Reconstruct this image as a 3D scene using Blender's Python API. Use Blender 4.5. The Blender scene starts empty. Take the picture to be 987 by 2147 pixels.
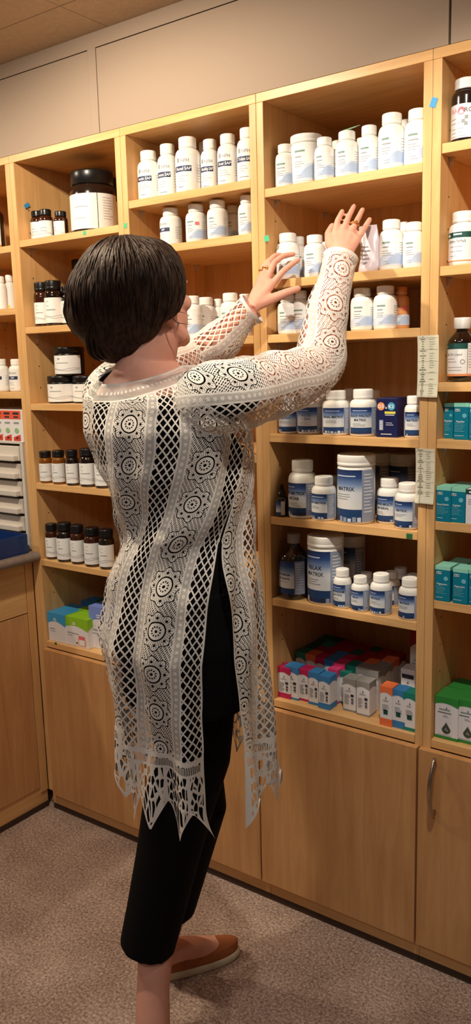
import bpy, bmesh, math, random
from mathutils import Vector, Matrix
random.seed(7)
S = bpy.context.scene
COL = S.collection
PI = math.pi

# ------------------------------------------------------------------ camera
CAM = Vector((1.96886, -1.66807, 1.4273))
FPX, IW, IH = 1744.16, 987.0, 2147.0
YAW, PITCH, ROLL = math.radians(36.1949), math.radians(-10.2544), math.radians(-1.4918)
_f = Vector((-math.sin(YAW)*math.cos(PITCH), math.cos(YAW)*math.cos(PITCH), math.sin(PITCH)))
_r = Vector((math.cos(YAW), math.sin(YAW), 0)); _u = _r.cross(_f)
_r2 = math.cos(ROLL)*_r + math.sin(ROLL)*_u; _u2 = -math.sin(ROLL)*_r + math.cos(ROLL)*_u
cd = bpy.data.cameras.new('camera'); cam = bpy.data.objects.new('camera', cd); COL.objects.link(cam)
cd.sensor_fit = 'VERTICAL'; cd.sensor_height = 24.0; cd.lens = 24.0*FPX/IH; cd.clip_start = 0.05
M = Matrix((( _r2.x, _u2.x, -_f.x, CAM.x), (_r2.y, _u2.y, -_f.y, CAM.y), (_r2.z, _u2.z, -_f.z, CAM.z), (0,0,0,1)))
cam.matrix_world = M
S.camera = cam

# ------------------------------------------------------------------ world, lights, exposure
w = bpy.data.worlds.new('world'); S.world = w; w.use_nodes = True
bg = w.node_tree.nodes['Background']; bg.inputs[0].default_value = (1.0, 0.90, 0.84, 1); bg.inputs[1].default_value = 0.05
S.view_settings.view_transform = 'Standard'; S.view_settings.look = 'None'
S.view_settings.exposure = 0.0; S.view_settings.gamma = 1.0; S.view_settings.use_curve_mapping = False
S.cycles.transparent_max_bounces = 24

def spot(name, loc, target, energy, color, size=2.4, blend=0.6, rad=0.03):
    l = bpy.data.lights.new(name, 'SPOT'); l.energy = energy; l.color = color; l.spot_size = size; l.spot_blend = blend
    l.shadow_soft_size = rad
    o = bpy.data.objects.new(name, l); COL.objects.link(o); o.location = loc
    o.rotation_euler = (Vector(target)-Vector(loc)).to_track_quat('-Z', 'Y').to_euler()
    return o
def area(name, loc, target, energy, color, sx, sy):
    l = bpy.data.lights.new(name, 'AREA'); l.energy = energy; l.color = color; l.shape = 'RECTANGLE'; l.size = sx; l.size_y = sy
    o = bpy.data.objects.new(name, l); COL.objects.link(o); o.location = loc
    o.rotation_euler = (Vector(target)-Vector(loc)).to_track_quat('-Z', 'Y').to_euler()
    return o
WARM = (1.0, 0.86, 0.66); WARM2 = (1.0, 0.90, 0.76)
spot('downlight_near_corner', (0.52, -0.78, 2.235), (0.52, -0.25, 0.9), 57, WARM, 2.75, 0.5, 0.025)
spot('downlight_right', (1.56, -0.72, 2.235), (1.30, 0.0, 1.33), 50, WARM2, 1.36, 0.75, 0.025)
spot('downlight_left', (-0.62, -0.80, 2.235), (-0.40, -0.3, 0.9), 30, WARM, 2.6, 0.5, 0.03)
area('ceiling_panel_behind', (1.25, -2.0, 2.25), (1.15, -1.7, 0.0), 14.0, (0.96, 0.97, 1.0), 1.2, 0.6)

# ------------------------------------------------------------------ picture <-> place
def ray(u, v):
    return ((u-IW/2)/FPX)*_r2 - ((v-IH/2)/FPX)*_u2 + _f
def on(u, v, ax, val):
    d = ray(u, v); return CAM + d*((val-CAM[ax])/d[ax])
FH = Vector((-math.sin(YAW), math.cos(YAW), 0)); CR = Vector((math.cos(YAW), math.sin(YAW), 0))
def HP(u, v, h):
    d = ray(u, v); return CAM + d*(h/d.dot(FH))
def proj(P):
    d = Vector(P)-CAM; z = d.dot(_f); return IW/2+FPX*d.dot(_r2)/z, IH/2-FPX*d.dot(_u2)/z, z

# ------------------------------------------------------------------ materials
def srgb(r, g, b):
    def c(x):
        x /= 255.0
        return x/12.92 if x <= 0.04045 else ((x+0.055)/1.055)**2.4
    return (c(r), c(g), c(b), 1.0)
MATS = {}
def mat(name, col, rough=0.5, metal=0.0, spec=0.5, trans=0.0, ior=1.45, bump=0.0, bscale=200, var=0.0, vscale=8, coat=0.0):
    if name in MATS: return MATS[name]
    m = bpy.data.materials.new(name); m.use_nodes = True; nt = m.node_tree; b = nt.nodes['Principled BSDF']
    if len(col) == 3: col = srgb(*col)
    b.inputs['Base Color'].default_value = col; b.inputs['Roughness'].default_value = rough; b.inputs['Metallic'].default_value = metal
    b.inputs['Specular IOR Level'].default_value = spec; b.inputs['Transmission Weight'].default_value = trans; b.inputs['IOR'].default_value = ior
    b.inputs['Coat Weight'].default_value = coat
    if bump or var:
        tc = nt.nodes.new('ShaderNodeTexCoord'); n = nt.nodes.new('ShaderNodeTexNoise'); n.inputs['Scale'].default_value = bscale
        nt.links.new(tc.outputs['Object'], n.inputs['Vector'])
        if bump:
            bp = nt.nodes.new('ShaderNodeBump'); bp.inputs['Strength'].default_value = bump; bp.inputs['Distance'].default_value = 0.002
            nt.links.new(n.outputs['Fac'], bp.inputs['Height']); nt.links.new(bp.outputs['Normal'], b.inputs['Normal'])
        if var:
            n2 = nt.nodes.new('ShaderNodeTexNoise'); n2.inputs['Scale'].default_value = vscale; nt.links.new(tc.outputs['Object'], n2.inputs['Vector'])
            rp = nt.nodes.new('ShaderNodeValToRGB')
            rp.color_ramp.elements[0].position = 0.3; rp.color_ramp.elements[1].position = 0.7
            rp.color_ramp.elements[0].color = tuple(c*(1-var) for c in col[:3])+(1,); rp.color_ramp.elements[1].color = tuple(min(1, c*(1+var)) for c in col[:3])+(1,)
            nt.links.new(n2.outputs['Fac'], rp.inputs['Fac']); nt.links.new(rp.outputs['Color'], b.inputs['Base Color'])
    MATS[name] = m; return m

def wood(name, c1, c2, scale, rough=0.38):
    m = bpy.data.materials.new(name); m.use_nodes = True; nt = m.node_tree; b = nt.nodes['Principled BSDF']
    tc = nt.nodes.new('ShaderNodeTexCoord'); mp = nt.nodes.new('ShaderNodeMapping'); mp.inputs['Scale'].default_value = scale
    nt.links.new(tc.outputs['Object'], mp.inputs['Vector'])
    n = nt.nodes.new('ShaderNodeTexNoise'); n.inputs['Scale'].default_value = 6; n.inputs['Detail'].default_value = 6; n.inputs['Roughness'].default_value = 0.65
    n.inputs['Distortion'].default_value = 0.6
    nt.links.new(mp.outputs['Vector'], n.inputs['Vector'])
    n2 = nt.nodes.new('ShaderNodeTexNoise'); n2.inputs['Scale'].default_value = 3.2; nt.links.new(tc.outputs['Object'], n2.inputs['Vector'])
    ad = nt.nodes.new('ShaderNodeMath'); ad.operation = 'MULTIPLY_ADD'; ad.inputs[1].default_value = 0.45; 
    nt.links.new(n2.outputs['Fac'], ad.inputs[0]); nt.links.new(n.outputs['Fac'], ad.inputs[2])
    rp = nt.nodes.new('ShaderNodeValToRGB'); rp.color_ramp.elements[0].position = 0.48; rp.color_ramp.elements[1].position = 0.98
    rp.color_ramp.elements[0].color = srgb(*c1); rp.color_ramp.elements[1].color = srgb(*c2)
    nt.links.new(ad.outputs[0], rp.inputs['Fac']); nt.links.new(rp.outputs['Color'], b.inputs['Base Color'])
    bp = nt.nodes.new('ShaderNodeBump'); bp.inputs['Strength'].default_value = 0.08; bp.inputs['Distance'].default_value = 0.001
    nt.links.new(n.outputs['Fac'], bp.inputs['Height']); nt.links.new(bp.outputs['Normal'], b.inputs['Normal'])
    b.inputs['Roughness'].default_value = rough; b.inputs['Specular IOR Level'].default_value = 0.35
    MATS[name] = m; return m
WV = wood('birch_vertical', (204, 154, 96), (234, 188, 128), (9, 9, 0.7))
WH = wood('birch_horizontal', (208, 158, 98), (236, 190, 130), (0.7, 9, 9))
WY = wood('birch_depth', (204, 154, 96), (234, 188, 128), (9, 0.7, 9))
WD = wood('birch_door', (186, 132, 84), (216, 166, 110), (5, 5, 0.45))

# ------------------------------------------------------------------ mesh builder
class MB:
    def __init__(self): self.v = []; self.f = []; self.m = []; self.uv = {}; self.sm = []
    def add(self, vs, fs, mi=0, smooth=False, uvs=None):
        o = len(self.v); self.v += [tuple(x) for x in vs]
        for k, f in enumerate(fs):
            self.f.append(tuple(i+o for i in f)); self.m.append(mi); self.sm.append(smooth)
            if uvs: self.uv[len(self.f)-1] = uvs[k]
        return self
    def box(self, x0, x1, y0, y1, z0, z1, mi=0, bev=0.0):
        if bev <= 0:
            vs = [(x, y, z) for z in (z0, z1) for y in (y0, y1) for x in (x0, x1)]
            return self.add(vs, [(0,2,3,1), (4,5,7,6), (0,1,5,4), (2,6,7,3), (0,4,6,2), (1,3,7,5)], mi)
        bm = bmesh.new(); bmesh.ops.create_cube(bm, size=1.0)
        for vv in bm.verts:
            vv.co = Vector(((x0+x1)/2+vv.co.x*(x1-x0), (y0+y1)/2+vv.co.y*(y1-y0), (z0+z1)/2+vv.co.z*(z1-z0)))
        bmesh.ops.bevel(bm, geom=list(bm.edges), offset=bev, segments=2, profile=0.5, affect='EDGES')
        bm.verts.index_update(); vs = [tuple(x.co) for x in bm.verts]; fs = [tuple(x.index for x in f.verts) for f in bm.faces]; bm.free()
        return self.add(vs, fs, mi)
    def lathe(self, prof, seg=40, mi=0, cx=0, cy=0, closed=True, rib=None):
        # prof: (r, z); rib: (z0, z1, depth, every)
        vs = []; fs = []
        for (r, z) in prof:
            for k in range(seg):
                a = 2*PI*k/seg; rr = r
                if rib and rib[0] <= z <= rib[1] and k % 2: rr = r-rib[2]
                vs.append((cx+rr*math.sin(a), cy-rr*math.cos(a), z))
        n = len(prof)
        for i in range(n-1):
            for k in range(seg):
                k2 = (k+1) % seg; fs.append((i*seg+k, i*seg+k2, (i+1)*seg+k2, (i+1)*seg+k))
        self.add(vs, fs, mi, True)
        if closed:
            o = len(self.v)-len(vs)
            self.f.append(tuple(o+k for k in reversed(range(seg)))); self.m.append(mi); self.sm.append(False)
            self.f.append(tuple(o+(n-1)*seg+k for k in range(seg))); self.m.append(mi); self.sm.append(False)
        return self
    def tube(self, path, rad, seg=12, mi=0, cap=True, flat=1.0):
        path = [Vector(p) for p in path]; n = len(path)
        if not hasattr(rad, '__len__'): rad = [rad]*n
        vs = []; fs = []; prev = None
        for i, p in enumerate(path):
            t = (path[min(i+1, n-1)]-path[max(i-1, 0)]).normalized()
            if prev is None:
                a = Vector((0,0,1)) if abs(t.z) < 0.9 else Vector((1,0,0)); nx = t.cross(a).normalized()
            else:
                nx = (prev - t*prev.dot(t)).normalized()
            ny = t.cross(nx); prev = nx
            for k in range(seg):
                a = 2*PI*k/seg; vs.append(p + nx*math.cos(a)*rad[i] + ny*math.sin(a)*rad[i]*flat)
        for i in range(n-1):
            for k in range(seg):
                k2 = (k+1) % seg; fs.append((i*seg+k, i*seg+k2, (i+1)*seg+k2, (i+1)*seg+k))
        if cap:
            fs.append(tuple(reversed(range(seg)))); fs.append(tuple((n-1)*seg+k for k in range(seg)))
        return self.add(vs, fs, mi, True)
    def ell(self, c, rx, ry, rz, mi=0, ax=None, seg=24, rings=16):
        c = Vector(c); ax = ax or (Vector((1,0,0)), Vector((0,1,0)), Vector((0,0,1)))
        vs = [c - ax[2]*rz]; fs = []
        for i in range(1, rings):
            t = PI*i/rings
            for k in range(seg):
                a = 2*PI*k/seg
                vs.append(c + ax[0]*(rx*math.sin(t)*math.cos(a)) + ax[1]*(ry*math.sin(t)*math.sin(a)) - ax[2]*(rz*math.cos(t)))
        vs.append(c + ax[2]*rz)
        for k in range(seg): fs.append((0, 1+(k+1) % seg, 1+k))
        for i in range(rings-2):
            for k in range(seg):
                k2 = (k+1) % seg; a = 1+i*seg; b = a+seg; fs.append((a+k, a+k2, b+k2, b+k))
        e = len(vs)-1; a = 1+(rings-2)*seg
        for k in range(seg): fs.append((a+k, a+(k+1) % seg, e))
        return self.add(vs, fs, mi, True)
    def loft(self, rings, mi=0, cap=True, smooth=True):
        n = len(rings[0]); vs = [p for r in rings for p in r]; fs = []
        for i in range(len(rings)-1):
            for k in range(n):
                k2 = (k+1) % n; fs.append((i*n+k, i*n+k2, (i+1)*n+k2, (i+1)*n+k))
        if cap: fs.append(tuple(reversed(range(n)))); fs.append(tuple((len(rings)-1)*n+k for k in range(n)))
        return self.add(vs, fs, mi, smooth)
    def build(self, name, mats, parent=None, loc=None, rotz=0.0):
        me = bpy.data.meshes.new(name); me.from_pydata(self.v, [], self.f)
        if not isinstance(mats, (list, tuple)): mats = [mats]
        for m in mats: me.materials.append(m)
        me.polygons.foreach_set('material_index', self.m); me.polygons.foreach_set('use_smooth', self.sm)
        if self.uv:
            ul = me.uv_layers.new(name='UVMap')
            for fi, uvs in self.uv.items():
                for li, uvv in zip(me.polygons[fi].loop_indices, uvs): ul.data[li].uv = uvv
        me.update()
        o = bpy.data.objects.new(name, me); COL.objects.link(o)
        if parent: o.parent = parent
        if loc is not None: o.location = loc
        o.rotation_euler = (0, 0, rotz)
        return o
def thing(name, label, cat, loc=(0,0,0), rotz=0.0, group=None):
    o = bpy.data.objects.new(name, None); COL.objects.link(o); o.empty_display_size = 0.05
    o.location = loc; o.rotation_euler = (0,0,rotz); o['label'] = label; o['category'] = cat
    if group: o['group'] = group
    return o
def tag(o, label, cat, group=None):
    o['label'] = label; o['category'] = cat
    if group: o['group'] = group
    return o
def struct(o): o['kind'] = 'structure'; return o

_tc = {}
def text_mesh(s, bold=False):
    if (s, bold) in _tc: return _tc[(s, bold)]
    cu = bpy.data.curves.new('t', 'FONT'); cu.body = s; cu.size = 1.0; cu.resolution_u = 2; cu.align_x = 'CENTER'
    if bold: cu.offset = 0.018
    o = bpy.data.objects.new('t', cu); COL.objects.link(o)
    dg = bpy.context.evaluated_depsgraph_get(); me = bpy.data.meshes.new_from_object(o.evaluated_get(dg))
    vs = [(v.co.x, v.co.y) for v in me.vertices]; fs = [tuple(p.vertices) for p in me.polygons]
    bpy.data.objects.remove(o); bpy.data.curves.remove(cu); bpy.data.meshes.remove(me)
    xs = [a for a, b in vs] or [0]; wd = max(xs)-min(xs); cxx = (max(xs)+min(xs))/2
    vs = [(a-cxx, b) for a, b in vs]
    _tc[(s, bold)] = (vs, fs, wd); return _tc[(s, bold)]
# decals on a cylinder (angle a: 0 faces -Y, positive towards +X) or a flat front face
def cyl_patch(mb, r, a0, a1, z0, z1, mi, n=None, top=None):
    n = n or max(2, int(abs(a1-a0)/0.12)+1); vs = []; fs = []; uvs = []
    for k in range(n+1):
        a = a0+(a1-a0)*k/n; zt = z1 if top is None else top(k/n)
        vs += [(r*math.sin(a), -r*math.cos(a), z0), (r*math.sin(a), -r*math.cos(a), zt)]
    for k in range(n):
        fs.append((2*k, 2*k+2, 2*k+3, 2*k+1)); uvs.append([(k/n,0), ((k+1)/n,0), ((k+1)/n,1), (k/n,1)])
    mb.add(vs, fs, mi, True, uvs)
def cyl_text(mb, s, r, ac, z, size, mi, bold=False, maxw=None):
    vs, fs, wd = text_mesh(s, bold); k = size
    if maxw and wd*k > maxw: kx = maxw/wd
    else: kx = k
    mb.add([(r*math.sin(ac+x*kx/r), -r*math.cos(ac+x*kx/r), z+y*k) for x, y in vs], fs, mi)
def flat_patch(mb, x0, x1, z0, z1, y, mi, top=None, n=1):
    if top is None:
        mb.add([(x0,y,z0), (x1,y,z0), (x1,y,z1), (x0,y,z1)], [(0,1,2,3)], mi, False, [[(0,0),(1,0),(1,1),(0,1)]]); return
    vs = []; fs = []; n = max(n, 8)
    for k in range(n+1):
        x = x0+(x1-x0)*k/n; vs += [(x,y,z0), (x,y,top(k/n))]
    for k in range(n): fs.append((2*k, 2*k+2, 2*k+3, 2*k+1))
    mb.add(vs, fs, mi)
def flat_text(mb, s, xc, z, size, y, mi, bold=False, maxw=None):
    vs, fs, wd = text_mesh(s, bold); kx = size
    if maxw and wd*kx > maxw: kx = maxw/wd
    mb.add([(xc+x*kx, y, z+yy*size) for x, yy in vs], fs, mi)

# ------------------------------------------------------------------ room shell
def carpet():
    m = bpy.data.materials.new('carpet'); m.use_nodes = True; nt = m.node_tree; b = nt.nodes['Principled BSDF']
    tc = nt.nodes.new('ShaderNodeTexCoord')
    n = nt.nodes.new('ShaderNodeTexNoise'); n.inputs['Scale'].default_value = 150; n.inputs['Detail'].default_value = 4; n.inputs['Roughness'].default_value = 0.75
    n2 = nt.nodes.new('ShaderNodeTexNoise'); n2.inputs['Scale'].default_value = 7; n2.inputs['Detail'].default_value = 3
    v = nt.nodes.new('ShaderNodeTexVoronoi'); v.inputs['Scale'].default_value = 230
    for q in (n, n2, v): nt.links.new(tc.outputs['Object'], q.inputs['Vector'])
    rp = nt.nodes.new('ShaderNodeValToRGB'); e = rp.color_ramp.elements
    e[0].position = 0.33; e[0].color = srgb(112, 92, 82); e[1].position = 0.70; e[1].color = srgb(224, 200, 184)
    e2 = rp.color_ramp.elements.new(0.5); e2.color = srgb(172, 146, 130)
    ma = nt.nodes.new('ShaderNodeMath'); ma.operation = 'MULTIPLY_ADD'; ma.inputs[1].default_value = 0.22; nt.links.new(n2.outputs['Fac'], ma.inputs[0])
    mb_ = nt.nodes.new('ShaderNodeMath'); mb_.operation = 'SUBTRACT'; mb_.inputs[1].default_value = 0.11; nt.links.new(n.outputs['Fac'], mb_.inputs[0]); nt.links.new(mb_.outputs[0], ma.inputs[2])
    nt.links.new(ma.outputs[0], rp.inputs['Fac']); nt.links.new(rp.outputs['Color'], b.inputs['Base Color'])
    bp = nt.nodes.new('ShaderNodeBump'); bp.inputs['Strength'].default_value = 0.6; bp.inputs['Distance'].default_value = 0.004
    nt.links.new(v.outputs['Distance'], bp.inputs['Height']); nt.links.new(bp.outputs['Normal'], b.inputs['Normal'])
    b.inputs['Roughness'].default_value = 0.95; b.inputs['Specular IOR Level'].default_value = 0.1
    return m
CEILZ = 2.264
struct(MB().box(-1.6, 3.2, -3.4, 0.45, -0.05, 0.0).build('floor', carpet()))
mceil = mat('ceiling_tile', (196, 172, 146), 0.95, spec=0.1, bump=0.5, bscale=160, var=0.06, vscale=60)
mgrid = mat('ceiling_seam', (90, 74, 60), 0.9)
c = MB(); c.box(-1.6, 3.2, -3.4, 0.45, CEILZ+0.02, CEILZ+0.05, 1)
xs = [-1.6] + [0.39+0.6*k for k in range(-3, 5)] + [3.2]; ys = [-3.4] + [-0.16-0.6*k for k in range(5, -1, -1)] + [0.45]
for i in range(len(xs)-1):
    for j in range(len(ys)-1):
        if xs[i+1] > xs[i] and ys[j+1] > ys[j]: c.box(xs[i]+0.0012, xs[i+1]-0.0012, ys[j]+0.0012, ys[j+1]-0.0012, CEILZ, CEILZ+0.02, 0)
struct(c.build('ceiling', [mceil, mgrid]))
mwall = mat('wall_paint', (206, 184, 158), 0.8, spec=0.2)
struct(MB().box(-1.6, 3.2, 0.36, 0.45, 0, CEILZ).build('wall_back', mwall))
struct(MB().box(-1.25, -1.2, -3.4, 0.36, 0, CEILZ).build('wall_left', mwall))
mdark = mat('seam_dark', (58, 44, 34), 0.9)
msof = mat('soffit_paint', (164, 144, 127), 0.7, spec=0.25, bump=0.05, bscale=300)
struct(MB().box(-1.6, 3.2, 0.012, 0.36, 2.022, CEILZ).build('wall_soffit', mdark))
def soffit(n, x0, x1, z0, z1):
    struct(MB().box(x0, x1, 0.0, 0.012, z0, z1, 0, 0.0006).build('trim_%d' % n, msof))
soffit(1, -1.6, 0.3125, 2.0215, 2.2245)      # left panel
soffit(2, 0.3125, 0.3415, 2.0215, 2.2270)    # stile beside the left panel
soffit(3, 0.3440, 1.2890, 2.0215, 2.2245)    # centre panel
soffit(4, 1.2935, 3.2, 2.0215, CEILZ)        # right panel
soffit(5, -1.6, 1.2890, 2.2268, CEILZ)       # band under the ceiling

# ------------------------------------------------------------------ shelving bays
DEP = 0.318
BX = [-0.446, -0.022, 0.4120, 0.8345, 1.2580, 1.682]
SH = [[1.778, 1.600, 1.352],
      [1.787, 1.542, 1.318, 1.079, 0.840],
      [1.841, 1.721, 1.487, 1.200, 0.900],
      [1.814, 1.611, 1.487, 1.253, 1.051, 0.844],
      [1.843, 1.607, 1.373, 1.254, 1.078, 0.902]]
TH, SW, DECK = 0.0188, 0.0192, 0.577
mpin = mat('clear_plastic_pin', (235, 225, 205), 0.2, trans=0.6)
mkick = mat('vinyl_kick', (64, 46, 36), 0.6)
msteel = mat('brushed_nickel', (190, 176, 160), 0.28, metal=1.0)
mhole = mat('hole', (40, 24, 12), 0.9)
BLAB = ['birch shelving bay at far left, rising behind the worktop and white drawers',
        'birch shelving bay of amber bottles, black jars and cartons left of the woman',
        'birch shelving bay directly behind the head and back of the woman',
        'birch shelving bay the woman reaches into, white and blue bottles on its shelves',
        'birch shelving bay at right edge, with teal cartons and a handled door']
def bay(i):
    x0, x1 = BX[i], BX[i+1]; wd = x1-x0
    t = thing('shelving_bay', BLAB[i], 'shelf unit', (x0, 0, 0), 0, 'birch shelving bays along the wall')
    zb = 0.0 if i else 0.0
    for s in (0, 1):
        xa = 0.0004 if s == 0 else wd-SW
        m = MB(); m.box(xa, xa+SW-0.0004, 0, DEP, 0.06, 2.001, 0, 0.0008)
        xi = xa+SW-0.0003 if s == 0 else xa-0.0001
        for z in [0.66+0.064*k for k in range(20)]:
            for yy in (0.045, 0.27):
                n = 8; r = 0.0022; o = 0.0002 if s == 0 else -0.0002
                m.add([(xi+o, yy+r*math.cos(2*PI*k/n), z+r*math.sin(2*PI*k/n)) for k in range(n)], [tuple(range(n))], 1)
        m.build('side_panel', [WV, mhole], t)
    MB().box(0.0004, wd-0.0004, 0, DEP, 2.0012, 2.0210, 0, 0.0008).build('top_panel', WH, t)
    MB().box(0.0004, wd-0.0004, DEP, DEP+0.012, 0.06, 2.021).build('back_panel', WV, t)
    for z in SH[i]:
        y0 = 0.003 if i == 4 else 0.0008
        s = MB().box(SW+0.0006, wd-SW-0.0008, y0, DEP-0.001, z-TH, z, 0, 0.0008).build('shelf', WH, t)
        for px in (SW+0.0006, wd-SW-0.0008):
            d = 1 if px < wd/2 else -1
            for py in (0.045, 0.27):
                p = MB(); p.box(min(px, px+d*0.010), max(px, px+d*0.010), py-0.005, py+0.005, z-TH-0.0035, z-TH-0.0002)
                q = [(px, py-0.004, z-TH-0.003), (px, py+0.004, z-TH-0.003), (px+d*0.009, py+0.001, z-TH-0.003), (px+d*0.009, py-0.001, z-TH-0.003), (px, py, z-TH-0.022), (px+d*0.002, py, z-TH-0.022)]
                p.add(q, [(0,1,2,3), (0,4,1), (1,4,5,2), (2,5,3), (3,5,4,0)]); p.build('shelf_pin', mpin, s)
    if i == 0: return t
    MB().box(SW+0.0006, wd-SW-0.0008, 0.0, DEP-0.001, DECK-0.019, DECK, 0, 0.0008).build('deck', WH, t)
    MB().box(0.0004, wd-0.0004, 0.0, 0.018, 0.0195, 0.0598, 0).build('plinth', WH, t)
    MB().box(0.0004, wd-0.0004, 0.0, 0.012, 0.0002, 0.0193, 0).build('kick_strip', mkick, t)
    g = 0.0013; xl = {1: 0.022, 3: -0.017, 4: -0.003}.get(i, g); xr = {2: wd-0.0195, 3: wd-0.0055}.get(i, wd-g)
    dn = 'door' if i == 4 else 'front_panel'
    d = MB().box(xl+g, xr-g, -0.0185, -0.0004, 0.0615, 0.5560, 0, 0.0007).build(dn, WD, t)
    if i == 4:
        h = MB(); pts = []; rr = []
        for k in range(21):
            q = k/20; pts.append((1.2965-x0, -0.0225-0.027*math.sin(PI*q)**0.8, 0.402+0.144*q)); rr.append(0.0032+0.0022*math.sin(PI*q))
        h.tube(pts, rr, 12)
        for q in (0.10, 0.90):
            h.tube([(1.2965-x0, -0.0188, 0.402+0.144*q), (1.2965-x0, -0.034, 0.402+0.144*q)], 0.0036, 10)
        h.build('handle', msteel, d)['label'] = 'curved brushed metal pull handle'
    return t
for i in range(5): bay(i)

# ------------------------------------------------------------------ left counter
def counter():
    FX = -0.044
    t = thing('counter_cabinet', 'birch counter cabinet with drawer and door at the left edge', 'cabinet', (FX, 0, 0))
    y0 = -0.95
    MB().box(-0.60, -0.0195, y0, -0.002, 0.06, 0.834).build('carcass', WV, t)
    MB().box(-0.0190, 0.0, -0.0300, -0.0005, 0.06, 0.834, 0, 0.0006).build('filler_strip', WV, t)
    MB().box(-0.0190, 0.0, -0.50, -0.0325, 0.670, 0.832, 0, 0.0008).build('drawer_front', WY, t)
    MB().box(-0.0190, 0.0, -0.50, -0.0325, 0.0785, 0.6665, 0, 0.0008).build('door', WD, t)
    MB().box(-0.0190, 0.0, y0, -0.5025, 0.0785, 0.832, 0, 0.0008).build('door', WD, t)
    MB().box(-0.58, -0.0035, y0, -0.0005, 0.0195, 0.0765).build('plinth', WY, t)
    MB().box(-0.58, -0.0010, y0, -0.0005, 0.0002, 0.0193).build('kick_strip', mkick, t)
    lam = mat('grey_brown_laminate', (134, 118, 108), 0.45, var=0.12, vscale=60)
    m = MB(); prof = [(-0.62, 0.8355)]
    for k in range(9):
        a = -PI/2+PI*k/8; prof.append((-0.018+0.0135*math.cos(a), 0.849+0.0135*math.sin(a)))
    prof.append((-0.62, 0.8625))
    n = len(prof); vs = [(x, y, z) for y in (y0, -0.0005) for x, z in prof]
    fs = [(k, (k+1) % n, n+(k+1) % n, n+k) for k in range(n)] + [tuple(reversed(range(n))), tuple(range(n, 2*n))]
    vs = [(x+0.047, y, z) for x, y, z in vs]; m.add(vs, fs, 0)
    o = m.build('worktop', lam, None, (FX, 0, 0))
    tag(o, 'grey brown laminate worktop with rounded edge on the left counter', 'worktop')
counter()

# ------------------------------------------------------------------ bottles, jars and cartons
M_W = mat('white_plastic', (238, 236, 230), 0.42, spec=0.4)
M_WC = mat('white_cap', (242, 240, 234), 0.5, spec=0.3)
M_LB = mat('label_white', (240, 240, 238), 0.5, spec=0.3)
M_GT = mat('print_grey', (150, 152, 156), 0.6); M_DK = mat('print_dark', (40, 44, 56), 0.6); M_NV = mat('print_navy', (38, 48, 92), 0.5)
M_GRN = mat('print_darkgreen', (22, 74, 68), 0.5); M_PB = mat('print_paleblue', (204, 216, 234), 0.5); M_PB2 = mat('print_blue_wave', (172, 192, 222), 0.5)
M_OR = mat('print_orange', (232, 150, 96), 0.5); M_TG = mat('print_sage', (122, 150, 140), 0.6); M_PK = mat('print_pink', (236, 110, 124), 0.5)
M_AM = mat('amber_glass', (58, 26, 10), 0.08, spec=0.6, coat=0.6)
M_AM2 = mat('amber_glass_light', (150, 88, 18), 0.08, spec=0.6, trans=0.35, coat=0.6)
M_BK = mat('black_plastic', (22, 21, 22), 0.3, spec=0.5); M_BR = mat('dark_brown_plastic', (34, 22, 18), 0.15, spec=0.6, coat=0.5)
M_BG = mat('brown_glass', (26, 14, 8), 0.06, spec=0.7, coat=0.8)
M_ORB = mat('orange_tinted_plastic', (216, 150, 92), 0.4)
M_BAND = mat('print_steelblue', (34, 66, 112), 0.45); M_WT = mat('print_white', (236, 238, 242), 0.5)
M_SIDE = mat('label_side_greyblue', (150, 160, 184), 0.5)
def gradient(name, stops):
    m = bpy.data.materials.new(name); m.use_nodes = True; nt = m.node_tree; b = nt.nodes['Principled BSDF']
    uv = nt.nodes.new('ShaderNodeUVMap'); uv.uv_map = 'UVMap'; sp = nt.nodes.new('ShaderNodeSeparateXYZ'); nt.links.new(uv.outputs[0], sp.inputs[0])
    rp = nt.nodes.new('ShaderNodeValToRGB'); e = rp.color_ramp.elements
    e[0].position, e[0].color = stops[0][0], srgb(*stops[0][1]); e[1].position, e[1].color = stops[-1][0], srgb(*stops[-1][1])
    for p, c in stops[1:-1]: k = e.new(p); k.color = srgb(*c)
    nt.links.new(sp.outputs[1], rp.inputs[0]); nt.links.new(rp.outputs[0], b.inputs['Base Color']); b.inputs['Roughness'].default_value = 0.45
    MATS[name] = m; return m
M_MX = gradient('label_blue_fade', [(0.0, (226, 228, 226)), (0.42, (216, 222, 230)), (0.62, (120, 146, 190)), (0.80, (42, 74, 132)), (1.0, (24, 44, 92))])

PAL = [M_W, M_WC, M_LB, M_GT, M_DK, M_NV, M_GRN, M_PB, M_PB2, M_OR, M_TG, M_PK, M_MX, M_BAND, M_WT, M_SIDE]
(W_, WC_, LB_, GT_, DK_, NV_, GRN_, PB_, PB2_, OR_, TG_, PK_, MX_, BAND_, WT_, SIDE_) = range(16)
BASE_UNDER = {}

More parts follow.
